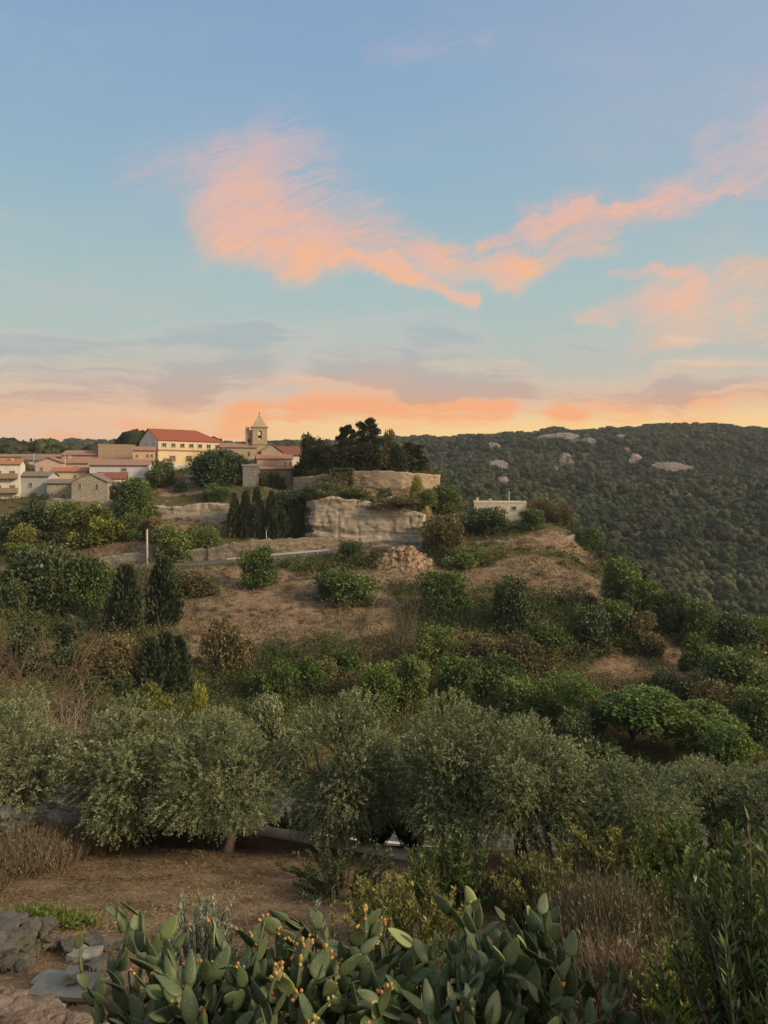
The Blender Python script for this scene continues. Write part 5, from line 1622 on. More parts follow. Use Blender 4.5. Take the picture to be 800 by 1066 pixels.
# brown brushwood on the bare field
x, y, rg = sample_land(9000, -100, 850, 70, 170, 27)
dr = dryness(x, y); rd, _ = poly_dist(x, y, ROADP)
keep = (dr > .25) & (vnoise(x, y, 5, 51) > .50) & (rd > 4) & (rg.random(len(x)) < .8)
x, y = x[keep], y[keep]; z = height(x, y); n = len(x)
per = 40
sz = rg.uniform(.3, 1.0, n)
u = unit(rg, n * per); u[:, 2] = np.abs(u[:, 2])
P_ = np.repeat(np.c_[x, y, z - .05], per, 0) + u * np.repeat(sz, per)[:, None] * rg.uniform(.2, 1.0, (n * per, 1)) * np.array([1.3, 1.3, .8])
D_ = u * .6 + unit(rg, n * per) * .5 + np.array([0, 0, .9])
tt = np.clip(np.repeat(vnoise(x, y, 3, 52) * .8, per) + .15 * rg.normal(size=n * per), 0, 1)
V_, F_ = leaves(P_, D_, .34 * rg.uniform(.6, 1.4, n * per), .07, rg)
tag(link('dry_undergrowth', mesh_np('dry_undergrowth', V_, F_, M['drybrush'], np.repeat(tt, 4))), 'low brown brushwood on the bare field', 'dry undergrowth', None, 'stuff')

# ------------------------------------------------------------------ the woods beyond: far too many to count, instanced from one crown
rg = np.random.default_rng(99)
def forest_pts(n, pmin, pmax, dmin, dmax, seed, space):
    r_ = np.random.default_rng(seed)
    D = (r_.random(n) * (dmax ** 1.6 - dmin ** 1.6) + dmin ** 1.6) ** (1 / 1.6)
    px = r_.uniform(pmin, pmax, n)
    x = (px - 400) / F * D
    return x, D, r_
xs, ys, ss = [], [], []
for (n, p0, p1, d0, d1, sd, s0) in [(11000, 380, 1050, 215, 520, 5, 6.0), (15000, -150, 1050, 480, 800, 6, 6.6), (27000, -150, 1050, 780, 1230, 7, 7.0), (2600, 640, 1050, 128, 230, 8, 6.0), (1800, -250, 420, 250, 520, 9, 8)]:
    x, y, r_ = forest_pts(n, p0, p1, d0, d1, sd, s0)
    clear = .6 * vnoise(x, y, 60, 41) + .5 * vnoise(x, y, 22, 42) + .2 * vnoise(x, y, 9, 43)
    ok = clear > .26
    for (ox, oy, rx_, ry_) in OUTC:
        ok &= np.hypot((x - ox) / rx_, (y - oy) / ry_) > .95 + (vnoise(x, y, 9, 48) - .5) * .8
    if d0 < 200:   # stay off the spur's dry top
        ok &= (x / y * F + 400) > 655 + (150 - np.minimum(y, 150)) * 3.2 + np.where(y > 150, -20, 0)
    if sd == 9: ok &= y > 262
    xs.append(x[ok]); ys.append(y[ok]); ss.append(s0 * (.42 + 1.5 * r_.random(ok.sum()) ** 2.4) * (.75 + .6 * vnoise(x[ok], y[ok], 40, 47)))
x, y, s = np.concatenate(xs), np.concatenate(ys), np.concatenate(ss)
z = height(x, y)
me = bpy.data.meshes.new('forest')
me.vertices.add(len(x)); me.vertices.foreach_set('co', np.stack([x, y, z - .12 * s], -1).astype(np.float32).ravel())
a = me.attributes.new('size', 'FLOAT', 'POINT'); a.data.foreach_set('value', s.astype(np.float32))
me.update()
lob = lobed(np.random.default_rng(3), 9, .45, .40, .5, .20, .30); lob[:, 2] = np.clip(lob[:, 2], .15, .75)
src1 = crown_from_lobes('forest_tree', np.random.default_rng(4), lob, 170, 3, .10, .075, .03, .3, M['forest'], .05)
bmf = bmesh.new()
for q in lob:
    r_ = bmesh.ops.create_icosphere(bmf, subdivisions=2, radius=1.0)
    for v in r_['verts']:
        d = 1 + .34 * noise.noise(v.co * 2.1 + Vector(q[:3]) * 9) + .22 * noise.noise(v.co * 5.3 + Vector(q[:3]) * 5)
        v.co = Vector((q[0], q[1], q[2])) + v.co * d * q[3] * .98
mf = bpy.data.meshes.new('forest_body'); bmf.to_mesh(mf); bmf.free()
vb = np.empty(len(mf.vertices) * 3, np.float32); mf.vertices.foreach_get('co', vb); vb = vb.reshape(-1, 3)
fb3 = np.array([list(p.vertices) for p in mf.polygons])
nv1 = len(src1.vertices)
v1 = np.empty(nv1 * 3, np.float32); src1.vertices.foreach_get('co', v1); v1 = v1.reshape(-1, 3)
t1 = np.empty(nv1, np.float32); src1.attributes['tint'].data.foreach_get('value', t1)
f1 = np.arange(nv1).reshape(-1, 4)
f1 = np.concatenate([f1[:, [0, 1, 2]], f1[:, [0, 2, 3]]])
tb = np.clip(.35 + .25 * np.random.default_rng(8).normal(size=len(vb)), 0, 1)
src1 = mesh_np('forest_tree', np.concatenate([v1, vb]), np.concatenate([f1, fb3 + nv1]), M['forest'], np.concatenate([t1, tb]))
srco = bpy.data.objects.new('forest_tree', src1)
fo = link('forest', me)
ng = bpy.data.node_groups.new('forest_nodes', 'GeometryNodeTree')
ng.interface.new_socket('Geometry', in_out='INPUT', socket_type='NodeSocketGeometry')
ng.interface.new_socket('Geometry', in_out='OUTPUT', socket_type='NodeSocketGeometry')
N = ng.nodes; Lk = ng.links
gi, go = N.new('NodeGroupInput'), N.new('NodeGroupOutput')
mtp = N.new('GeometryNodeMeshToPoints')
iop = N.new('GeometryNodeInstanceOnPoints')
oin = N.new('GeometryNodeObjectInfo'); oin.inputs['Object'].default_value = srco; oin.transform_space = 'ORIGINAL'
rr = N.new('FunctionNodeRandomValue'); rr.data_type = 'FLOAT_VECTOR'
rr.inputs[0].default_value = (-.12, -.12, 0); rr.inputs[1].default_value = (.12, .12, 6.28)
na_ = N.new('GeometryNodeInputNamedAttribute'); na_.data_type = 'FLOAT'; na_.inputs[0].default_value = 'size'
Lk.new(gi.outputs[0], mtp.inputs[0]); Lk.new(mtp.outputs[0], iop.inputs['Points'])
Lk.new(oin.outputs['Geometry'], iop.inputs['Instance']); Lk.new(rr.outputs[0], iop.inputs['Rotation'])
Lk.new(na_.outputs[0], iop.inputs['Scale']); Lk.new(iop.outputs[0], go.inputs[0])
md = fo.modifiers.new('scatter', 'NODES'); md.node_group = ng
tag(fo, 'dense evergreen woods covering the valley and the far ridge', 'forest', None, 'stuff')
# ------------------------------------------------------------------ terrace wall and olive trees
TW_ = [(-14.5, 21.3), (-7.6, 20.5), (-3.0, 19.3), (.6, 18.0), (3.0, 16.9), (6.0, 15.9), (10.5, 15.2)]
o = wall_line('terrace_wall', 'low reddish terrace wall with pale coping behind the olive trunks', [(a, b, -9.13, H(a, b) - .5) for a, b in TW_], .30, 'redwall', None, 'coping', 'terrace wall', .02, .35, 12, .02)

def olive_meshes(seed, r=2.0, h=4.5, ncl=5600, low=.72):
    """an old olive: leaning forked trunk and a billowing crown of leafy sprays that hangs low"""
    rg = np.random.default_rng(seed)
    lob = []
    for i in range(34):
        v = unit(rg, 1)[0]; k = rg.uniform(.6, 1.0)
        rr = rg.uniform(.42, .72)
        zc_ = h * .50 + v[2] * h * .42 * k
        dome = math.sqrt(max(.15, 1 - max(0, (zc_ / h - .5) / .52) ** 2))
        lob.append((v[0] * (r - rr * .7) * k * (.55 + .45 * dome), v[1] * (r - rr * .7) * k * (.55 + .45 * dome), max(zc_, low + .53), rr))
    lob = np.array(lob)
    li = rg.choice(len(lob), size=ncl, p=lob[:, 3] ** 2 / (lob[:, 3] ** 2).sum())
    u = unit(rg, ncl)
    rad = np.where(rg.random(ncl) < .30, rg.random(ncl) ** .5, rg.uniform(.85, 1.02, ncl))
    c = lob[li, :3] + u * (lob[li, 3] * rad)[:, None]
    c[:, 2] = np.maximum(c[:, 2], low + .40 * rg.random(ncl))
    ctr = np.array([0, 0, h * .45])
    outv = (c - ctr); outv /= np.linalg.norm(outv, axis=1, keepdims=True)
    hgt = np.clip((c[:, 2] - h * .35) / (h * .6), -.4, 1)
    sd = outv * .65 + u * .35 + rg.normal(size=(ncl, 3)) * .20 + np.c_[np.zeros((ncl, 2)), hgt * 1.0 - .10]
    sd /= np.linalg.norm(sd, axis=1, keepdims=True)
    per = 19
    tp = np.tile(np.linspace(0, 1, per), ncl)
    sl = np.repeat(rg.uniform(.16, .34, ncl), per)
    S = np.repeat(sd, per, 0)
    P_ = np.repeat(c, per, 0) + S * (tp * sl)[:, None] - np.c_[np.zeros((ncl * per, 2)), (tp ** 2 * .07)]
    D_ = S * .75 + unit(rg, ncl * per) * .85
    ct = np.clip(.34 + .17 * rg.normal(size=ncl), 0, 1)
    tt = np.clip(np.repeat(ct, per) + .22 * (tp - .4) + .12 * rg.normal(size=ncl * per), 0, 1)
    V_, F_ = leaves(P_, D_, .068 * rg.uniform(.7, 1.25, ncl * per), .0215, rg)
    cr = mesh_np('crown', V_, F_, M['olive'], np.repeat(tt, 4))
    mb = MB()
    a0 = rg.random() * 6.28
    lean = Vector((math.cos(a0) * .18, math.sin(a0) * .10, 0))
    mb.tube([(0, 0, -.4), (0, 0, 0), lean * .5 + Vector((0, 0, .45)), lean + Vector((0, 0, .95))], [.27, .20, .155, .15], 10)
    for i in range(5):
        a = a0 + i * 1.3 + rg.uniform(-.3, .3)
        q0 = lean + Vector((0, 0, .85))
        q1 = q0 + Vector((math.cos(a) * .45, math.sin(a) * .45, .65))
        q2 = q0 + Vector((math.cos(a + .2) * .95, math.sin(a + .2) * .95, 1.45 + rg.uniform(-.3, .4)))
        q3 = q2 + Vector((math.cos(a - .3) * .5, math.sin(a - .3) * .5, .8))
        mb.tube([q0, q1, q2, q3], [.10, .075, .05, .02], 7)
        for k in range(3):
            e = q1.lerp(q2, rg.random()); f = e + Vector((rg.normal() * .5, rg.normal() * .5, rg.uniform(.1, .8)))
            mb.tube([e, e.lerp(f, .5) + Vector((0, 0, .08)), f], [.04, .028, .012], 5)
    return cr, mb.mesh('trunk', M['bark'], True)

OL = [olive_meshes(101), olive_meshes(102, low=1.15), olive_meshes(103, low=1.2), olive_meshes(104, low=.9)]
m, t = new_mat('olive_bark')
p = obj_pos(t)
f = t.noise(t.v('MULTIPLY', p, (6, 6, 1.6)), 1.5, 6, .65)
finish(t, t.ramp(f, [(.3, (.07, .05, .038, 1)), (.7, (.23, .165, .12, 1))]), .95, f, .05, .9, .05)
for cr, tr in OL:
    tr.materials.clear(); tr.materials.append(m)
# photo column, distance, crown width px, crown top row, variant, label
OLV = [
    (8, 19.6, 168, 717, 0, 'olive tree cut by the frame edge beside the pale rubble wall'),
    (146, 20.0, 178, 714, 1, 'first whole olive tree, standing where the terrace wall emerges'),
    (240, 19.2, 158, 722, 2, 'olive tree with a dark forked trunk at the edge of the dry terrace'),
    (356, 18.6, 166, 719, 3, 'rounded olive tree in the middle of the row'),
    (470, 18.2, 150, 722, 0, 'olive tree just past the middle of the row, over the lane'),
    (545, 17.6, 176, 728, 1, 'largest olive tree of the row with low branches over the lane'),
    (668, 17.2, 140, 779, 2, 'smaller rounded olive tree after the largest one'),
    (742, 19.0, 120, 782, 3, 'small olive tree behind the oleander bush'),
    (806, 18.4, 130, 790, 1, 'last small olive tree of the row at the frame edge'),
]
for k, (px, D, wp_, top, var, lab) in enumerate(OLV):
    x = (px - 400) / F * D
    y = D
    wy = np.interp(x, [q[0] for q in TW_], [q[1] for q in TW_])
    if abs(y - wy) < .6: y = wy - .75 if y < wy else wy + .75
    z = H(x, y)
    hh = (HOR - top) / F * D - z
    ww = wp_ * 1.04 / F * D
    s = (ww / 4.5, ww / 4.5, hh / 4.75)
    o = thing('olive_tree', lab, 'olive tree', (x, y, z), [0.4, 2.0, 3.9, 5.2, .9, 2.9, 4.6, 1.6, 0.2][k], 'olive trees along the terrace wall', s)
    link('crown', OL[var][0], o); link('trunk', OL[var][1], o)

# bare brown shrub thicket at the frame edge, between terrace and slope
for k, (px, D, w_, h_, lab, var) in enumerate([
        (22, 42, 8.5, 7.8, 'tall leafless reddish brown shrub at the frame edge above the first olive', 0),
        (72, 38, 6.0, 5.6, 'leafless brown shrub with pale arching branches next to the tall one', 1),
        (-30, 40, 8.0, 7.0, 'leafless brown shrub half outside the frame', 0),
        (100, 44, 5.5, 4.0, 'low tangle of bare pale branches behind the first whole olive', 1)]):
    p = at(px, D)
    o = thing('bare_shrub', lab, 'shrub', (p.x, p.y, p.z - .1), k * 1.7, 'leafless shrubs above the olives', (w_ * .9, w_ * .9, h_))
    link('crown', K['bare'][var][0], o)

# ------------------------------------------------------------------ dry grass on the terrace
rg = np.random.default_rng(61)
n = 120000
y = np.sqrt(rg.uniform(8 ** 2, 21.0 ** 2, n)); x = rg.uniform(-.72, .62, n) * y
wy = np.interp(x, [q[0] for q in TW_], [q[1] for q in TW_])
ok = (y < wy - .2) & (rg.random(n) < .25 + .95 * vnoise(x, y, 1.1, 8) * (vnoise(x, y, .5, 9) > .3))
x, y = x[ok], y[ok]; n = len(x)
z = height(x, y)
D_ = np.c_[rg.normal(size=(n, 2)), np.abs(rg.normal(size=n)) * .35]
tt = np.clip(vnoise(x, y, 1.6, 10) * .7 + .15 * rg.normal(size=n), 0, 1)
V_, F_ = leaves(np.c_[x, y, z + .01], D_, rg.uniform(.05, .17, n), .012, rg)
tag(link('terrace_grass', mesh_np('terrace_grass', V_, F_, M['straw'], np.repeat(tt, 4))), 'short trampled straw on the olive terrace', 'dry grass', None, 'stuff')

def grass_clump(name, label, cx, cy, rx, ry, n, hmin, hmax, mat, group=None, wdt=.014, lean=.3, cat='grass clump'):
    rg = np.random.default_rng(int(abs(cx * 100) + cy * 10))
    a = rg.random(n) * 6.28; q = rg.random(n) ** .6
    x = cx + np.cos(a) * q * rx; y = cy + np.sin(a) * q * ry
    z = height(x, y)
    D_ = np.c_[rg.normal(size=(n, 2)) * lean, np.ones(n)]
    tt = np.clip(.45 + .22 * rg.normal(size=n), 0, 1)
    ctr = np.array([cx, cy, H(cx, cy)])
    ln = rg.uniform(hmin, hmax, n) * (1 - .45 * q)
    V_, F_ = leaves(np.c_[x, y, z - .03] - ctr, D_, ln, wdt * rg.uniform(.6, 1.5, n), rg)
    # seed heads / side blades
    tips = np.c_[x, y, z] - ctr + D_ / np.linalg.norm(D_, axis=1, keepdims=True) * ln[:, None] * rg.uniform(.55, .95, (n, 1))
    V2, F2 = leaves(tips, D_ + rg.normal(size=(n, 3)) * .5, .09, .02, rg)
    o = link(name, mesh_np(name, np.concatenate([V_, V2]), np.concatenate([F_, F2 + len(V_)]), M[mat], np.repeat(np.r_[tt, tt], 4)), None, None, tuple(ctr))
    return tag(o, label, cat, group, 'thing')

grass_clump('dry_grass_clump', 'tall tan dry grass clump between the prickly pears and the oleander', 3.5, 11.4, 1.2, 1.2, 4200, .8, 1.7, 'drybrush', 'clumps of dry grass', .012, .22)
grass_clump('dry_grass_clump', 'greyish dry weeds at the end of the terrace wall', 3.2, 14.3, 1.6, .8, 2600, .5, 1.3, 'drybrush', 'clumps of dry grass')
grass_clump('dry_grass_clump', 'dry grass beside the oleander stems, paler and thinner', 2.9, 9.6, 1.0, 1.0, 2200, .5, 1.15, 'drybrush', 'clumps of dry grass')
grass_clump('dry_grass_clump', 'reddish dry grass bank at the foot of the pale rubble wall', -8.3, 17.8, 1.1, 1.6, 3800, .5, 1.15, 'drybrush', 'clumps of dry grass', .02, .4)
grass_clump('dry_grass_clump', 'tan dry grass mound under the first whole olive', -7.3, 19.2, .9, .9, 2800, .6, 1.3, 'straw', 'clumps of dry grass', .016, .35)
grass_clump('dry_grass_clump', 'reddish brown dry grass at the frame edge on the terrace', -9.0, 16.0, 1.0, 1.8, 2600, .3, .8, 'drybrush', 'clumps of dry grass', .02, .45)
grass_clump('weed_clump', 'fresh green weeds growing against the dark stone wall', -6.0, 13.2, .9, .35, 1800, .15, .42, 'green_w' if 'green_w' in M else 'broad', 'weeds', .03, .5, 'weeds')

def leafy(name, label, cx, cy, rx, rz, n, L, W, mat, stems=10, up=.6, seed=1, cat='bush', z0=None, group=None, tall=None):
    """small leafy plant of upright leafy stems"""
    rg = np.random.default_rng(seed)
    z = H(cx, cy) if z0 is None else z0
    o = thing(name, label, cat, (cx, cy, z), 0, group)
    mb = MB(); Ps, Ds, Ts = [], [], []
    for i in range(stems):
        a = rg.random() * 6.28; q = rg.random() ** .5
        b = Vector((math.cos(a) * q * rx * .35, math.sin(a) * q * rx * .35, -.05))
        e = Vector((math.cos(a) * q * rx, math.sin(a) * q * rx, rz * rg.uniform(.6, 1.05) * (1 - .25 * q)))
        mid = b.lerp(e, .55) + Vector((rg.normal() * .05 * rx, rg.normal() * .05 * rx, .1 * rz))
        mb.tube([b, mid, e], [.016, .012, .005], 5)
        k = n // stems
        tpar = rg.uniform(.15, 1.0, k)
        pts = np.array([tuple(b.lerp(mid, tp_ * 2) if tp_ < .5 else mid.lerp(e, tp_ * 2 - 1)) for tp_ in tpar])
        Ps.append(pts + rg.normal(size=(k, 3)) * .01)
        dv = unit(rg, k); dv[:, 2] = np.abs(dv[:, 2]) * .3 + up
        Ds.append(dv + np.array(e - b) / (e - b).length * .35)
        Ts.append(np.clip(.35 + .12 * rg.normal() + .3 * (tpar - .5) + .14 * rg.normal(size=k), 0, 1))
    P_, D_, tt = np.concatenate(Ps), np.concatenate(Ds), np.concatenate(Ts)
    V_, F_ = leaves(P_, D_, L * rg.uniform(.6, 1.2, len(P_)), W * rg.uniform(.8, 1.2, len(P_)), rg)
    link('leaves', mesh_np('leaves', V_, F_, M[mat], np.repeat(tt, 4)), o)
    mb.build('stems', M['bark'], o, True)
    return o

leafy('wild_bush', 'rounded olive green bush behind the pale eared prickly pear', 1.2, 13.8, 1.1, 1.25, 7000, .10, .032, 'broad', 60, .4, 41)
leafy('wild_bush', 'yellowish weedy bush at the bare end of the terrace wall', 2.7, 13.0, .9, 1.2, 5000, .10, .03, 'euph', 60, .4, 42)
leafy('wild_bush', 'dark weedy bush beside the tall tan dry grass', 4.8, 11.8, 1.2, 1.5, 7000, .11, .034, 'broad', 60, .4, 43)
leafy('wild_bush', 'low dark green weeds in front of the terrace wall under the middle olive', -.9, 15.6, 1.4, .75, 5000, .09, .03, 'holm', 60, .4, 44)
leafy('wild_bush', 'green weeds between the tan grass and the oleander', 3.6, 8.6, .8, 1.1, 4000, .10, .028, 'broad', 50, .5, 45)
leafy('bramble', 'bramble bush behind the terrace wall between the forked olive and the middle olive', -2.5, 20.3, .9, 1.15, 4500, .10, .034, 'broad', 45, .4, 51)
leafy('bramble', 'bramble bush behind the terrace wall after the middle olive', -.3, 19.9, .8, 1.0, 3500, .10, .034, 'holm', 45, .4, 52)
leafy('bramble', 'bramble bush over the lane behind the middle of the terrace wall', .75, 19.7, .8, 1.25, 4500, .10, .034, 'broad', 45, .4, 54)
leafy('bramble', 'bramble bush behind the terrace wall beside the frame edge olive', -8.4, 21.6, 1.0, 1.2, 4500, .10, .034, 'holm', 45, .4, 53)
# oleander / laurel at the edge: lance leaves on upright shoots
leafy('oleander_bush', 'large dark oleander bush with lance leaves filling the lower corner', 2.95, 5.6, .95, 3.25, 7500, .15, .025, 'laurel', 90, .55, 3)
leafy('oleander_bush', 'lower oleander bush with bright upright shoots beside the dry grass', 2.15, 5.4, .42, 1.95, 1700, .15, .022, 'laurel', 30, .8, 4)
leafy('oleander_bush', 'inner dense oleander bush behind the large one', 3.5, 6.6, .9, 2.9, 6000, .15, .024, 'laurel', 50, .5, 5)
leafy('spurge_bush', 'yellowish olive spurge bush behind the middle prickly pears', .35, 10.2, .85, 1.55, 9000, .09, .024, 'euph', 60, .4, 6)
leafy('spurge_bush', 'low yellow spurge bush nearer the terrace wall', -.1, 12.4, .8, .9, 5000, .09, .024, 'euph', 40, .4, 7)
leafy('wild_bush', 'yellowish leafy bush growing beyond the end of the terrace wall', 4.7, 14.8, 1.4, 1.6, 9000, .11, .034, 'euph', 60, .4, 8)
leafy('wild_bush', 'dark green leafy bush below the smaller rounded olive', 5.9, 13.6, 1.3, 1.7, 9000, .11, .038, 'broad', 60, .4, 9)
leafy('wild_bush', 'grey green bush at the end of the lane under the largest olive', 3.9, 16.4, 1.0, 1.3, 5500, .09, .025, 'olive', 40, .4, 10)
leafy('silver_bush', 'silvery grey wormwood bush behind the prickly pears', -2.35, 9.4, .55, 1.62, 6000, .075, .018, 'silver', 45, .9, 11)
leafy('yellow_spurge', 'bright yellow green spurge at the foot of the prickly pears beside the pink parapet', -1.62, 5.55, .20, .95, 420, .075, .016, 'yellow', 14, .5, 12)
leafy('mullein_stalk', 'tall thin mullein stalk with a pale leafy tip rising from the prickly pears', -.83, 8.9, .05, 2.15, 90, .07, .022, 'silver', 2, .6, 13, 'weed')
leafy('mullein_stalk', 'thin yellowish seed stalk with bare stem behind the prickly pears', -.62, 9.1, .04, 2.05, 60, .06, .02, 'yellow', 2, .6, 14, 'weed')
leafy('green_weed', 'leafy green weed plant next to the seed stalk', -.05, 9.9, .3, 1.5, 300, .10, .03, 'broad', 12, .6, 15, 'weed')

# ------------------------------------------------------------------ prickly pears
def cactus_mat(name, c, c2):
    m, t = new_mat(name)
    p = obj_pos(t)
    n1 = t.noise(p, 7, 4, .6)
    oi = t.n('ShaderNodeObjectInfo').outputs['Random']
    col = t.mix(t.m('ADD', t.m('MULTIPLY', n1, .5), t.m('MULTIPLY', oi, .5)), c, c2)
    vo = t.n('ShaderNodeTexVoronoi'); t.put(vo.inputs['Vector'], p); vo.inputs['Scale'].default_value = 21
    dot = t.smooth(vo.outputs['Distance'], .10, .24, 1, 0)
    col = t.mix(t.m('MULTIPLY', dot, .6), col, (.26, .23, .13, 1))
    sc = t.noise(p, 5.0, 6, .7, .4)
    col = t.mix(t.smooth(sc, .58, .68, 0, .65), col, (.17, .135, .07, 1))
    col = t.mix(t.smooth(t.noise(p, 26, 3, .6), .62, .72, 0, .5), col, (.045, .05, .025, 1))
    bl = t.noise(p, 16, 4, .6)
    finish(t, col, t.m('MULTIPLY_ADD', bl, .3, .38), t.m('ADD', t.m('MULTIPLY', dot, .5), t.m('MULTIPLY', n1, .6)), .006, .6, .35)
    return m
M['pad'] = cactus_mat('prickly_pear_pad', (.042, .064, .024, 1), (.100, .130, .056, 1))
M['padnew'] = cactus_mat('young_pad', (.19, .23, .075, 1), (.27, .30, .11, 1))
M['padold'] = cactus_mat('old_woody_pad', (.075, .078, .045, 1), (.12, .11, .065, 1))
m, t = new_mat('prickly_pear_fruit')
oi = t.n('ShaderNodeObjectInfo').outputs['Random']
n1 = t.noise(obj_pos(t), 20, 3, .6)
finish(t, t.mix(t.m('MULTIPLY', n1, .5), t.ramp(oi, [(0, (.36, .09, .03, 1)), (.35, (.46, .19, .045, 1)), (.7, (.48, .28, .06, 1)), (1, (.22, .22, .06, 1))]), (.30, .22, .06, 1)), .5, n1, .004, .5, .4)
M['fruit'] = m

def pad_mesh(seed, w_, h_, th):
    rg = np.random.default_rng(seed)
    nu, nv = 12, 14
    bend = rg.normal() * .16; tw = rg.normal() * .25; asym = rg.normal() * .08
    V_ = []
    for j in range(nv + 1):
        f = j / nv
        zz = f * h_
        prof_ = math.sin(math.pi * min(1, max(0, f ** .72))) ** .62 if 0 < f < 1 else 0
        wd = w_ / 2 * (prof_ * (1 - .08 * f) + .10 * (1 - f))
        tk = th / 2 * (.45 + .65 * prof_ ** .6) * (1.4 - .7 * f) if f < 1 else 0
        if f == 1: wd = 0; tk = 0
        for i in range(nu):
            a = 2 * math.pi * i / nu
            x = wd * math.cos(a) * (1 + asym * math.sin(f * 5 + a)); y = tk * math.sin(a)
            y += bend * h_ * (f - .3) ** 2 + tw * x * (f - .4) * .5 + .10 * x * x / max(w_, .01) * bend * 8
            V_.append((x, y, zz))
    Fq = [(j * nu + i, j * nu + (i + 1) % nu, (j + 1) * nu + (i + 1) % nu, (j + 1) * nu + i) for j in range(nv) for i in range(nu)]
    me_ = mesh_np('pad', V_, Fq, None, None, True)
    return me_
PADS = []
for k in range(9):
    me_ = pad_mesh(k, .165 + .03 * (k % 3), .36 + .02 * ((k * 5) % 4), .032)
    PADS.append({})
    for mt in ('pad', 'padnew', 'padold'):
        c_ = me_.copy(); c_.materials.append(M[mt]); PADS[k][mt] = c_
fm = MB(); fm.tube([(0, 0, -.008), (0, 0, .012), (0, 0, .035), (0, 0, .052), (0, 0, .058), (0, 0, .052)], [.008, .019, .024, .019, .013, .004], 9)
FRUIT = fm.mesh('fruit', M['fruit'], True)

def prickly_pear(x, y, height_, seed, label, fruit=.35, n_base=5, spread=.5, maxpads=97, toppad='pad', newp=.07):
    rg = random.Random(seed)
    z = H(x, y)
    o = thing('prickly_pear', label, 'prickly pear', (x, y, z), 0, 'prickly pear cacti')
    pads = []
    lv = max(3, int(round(height_ / .33)))
    q = []
    for b in range(n_base):
        a = rg.random() * 6.28
        M0 = Matrix.Translation((math.cos(a) * spread * rg.random(), math.sin(a) * spread * rg.random(), -.08)) @ Matrix.Rotation(rg.random() * 6.28, 4, 'Z') @ Matrix.Rotation(rg.gauss(0, .18), 4, 'X') @ Matrix.Rotation(rg.gauss(0, .18), 4, 'Y')
        q.append((M0, 0, height_ * rg.uniform(.78, .98)))
    while q and len(pads) < maxpads:
        Mx, l, hmax = q.pop(rg.randrange(len(q)))
        k = rg.randrange(9)
        sc = rg.uniform(.80, 1.0) if l < 2 else rg.uniform(.48, .76)
        top = Mx @ Vector((0, 0, .37 * sc))
        if top.z > hmax + .05: continue
        last = top.z > hmax - .20
        mat = 'padold' if l < 2 else ('padnew' if (last and rg.random() < newp) else 'pad')
        Mp = Mx @ Matrix.Scale(sc, 4)
        po = link('pad', PADS[k][mat], o)
        po.matrix_local = Mp
        hh_, ww_ = .36 + .02 * ((k * 5) % 4), .165 + .03 * (k % 3)
        pads.append(po)
        if last or rg.random() < .15:
            if rg.random() < fruit * 1.1:
                for i in range(rg.randint(3, 8)):
                    a = rg.uniform(.25, math.pi - .25)
                    xx, zz = math.cos(a) * ww_ * .40, hh_ * (.62 + .36 * math.sin(a))
                    # follow the rim of this very pad
                    cand = min(PADS[k][mat].vertices, key=lambda v: (v.co.x - xx) ** 2 + (v.co.z - zz) ** 2)
                    fr = link('fruit', FRUIT, po)
                    s = rg.uniform(.7, 1.1)
                    fr.matrix_local = Matrix.Translation(cand.co) @ Matrix.Rotation(math.atan2(xx, zz - hh_ * .45), 4, 'Y') @ Matrix.Rotation(rg.gauss(0, .3), 4, 'X') @ Matrix.Scale(s, 4)
        if last: continue
        nchild = rg.choice([1, 2, 2, 3]) if l > 3 else rg.choice([1, 2, 2])
        angs = rg.sample([-1.0, -.55, -.1, .3, .75, 1.05], nchild)
        for a in angs:
            rim = Vector((math.sin(a) * ww_ * .40, 0, hh_ * (.60 + .36 * math.cos(a)))) * sc
            cand = min(PADS[k][mat].vertices, key=lambda v: (v.co.x * sc - rim.x) ** 2 + (v.co.z * sc - rim.z) ** 2)
            ch_ = Mx @ Matrix.Translation(cand.co * sc * .985) @ Matrix.Rotation(a * .62, 4, 'Y') @ Matrix.Rotation(rg.uniform(-1.2, 1.2), 4, 'Z') @ Matrix.Rotation(rg.gauss(0, .34), 4, 'X')
            # keep growth turned up
            up = (ch_.to_3x3() @ Vector((0, 0, 1))).z
            if up < .38: continue
            q.append((ch_, l + 1, hmax))
    return o

def pp(px, D, top, seed, label, **kw):
    x = (px - 400) / F * D
    hgt = (HOR - (top - 28)) / F * D - H(x, D)
    return prickly_pear(x, D, hgt, seed, label, **kw)

pp(158, 7.9, 922, 1, 'tallest prickly pear with upright pale pads by the dry terrace', fruit=.05, n_base=7, spread=.28, newp=.22)
pp(150, 7.1, 985, 2, 'low broad prickly pear beside the flat stone slab with fruit on one pad', fruit=.3, n_base=7, spread=.35)
pp(212, 7.6, 955, 3, 'fruiting prickly pear in front of the silvery wormwood', fruit=.6, n_base=7, spread=.45)
pp(202, 6.3, 1000, 4, 'prickly pear with scattered yellow fruit beside the yellow spurge', fruit=.5, n_base=5, spread=.35)
pp(262, 8.3, 945, 5, 'prickly pear with orange fruit rising behind the fruiting clump', fruit=.55, n_base=7, spread=.45)
pp(330, 8.2, 935, 6, 'tall prickly pear next to the mullein stalk', fruit=.35, n_base=7, spread=.45)
pp(368, 7.7, 930, 7, 'prickly pear crowded with red orange fruit in the middle of the clump', fruit=.75, n_base=7, spread=.4)
pp(290, 6.6, 985, 8, 'front prickly pear with rows of yellow fruit along its pad rims', fruit=.6, n_base=7, spread=.45)
pp(350, 6.2, 1005, 9, 'low front prickly pear hung with small orange fruit', fruit=.55, n_base=5, spread=.4)
pp(425, 8.0, 935, 10, 'prickly pear with dark broad pads in front of the spurge bush', fruit=.12, n_base=7, spread=.5)
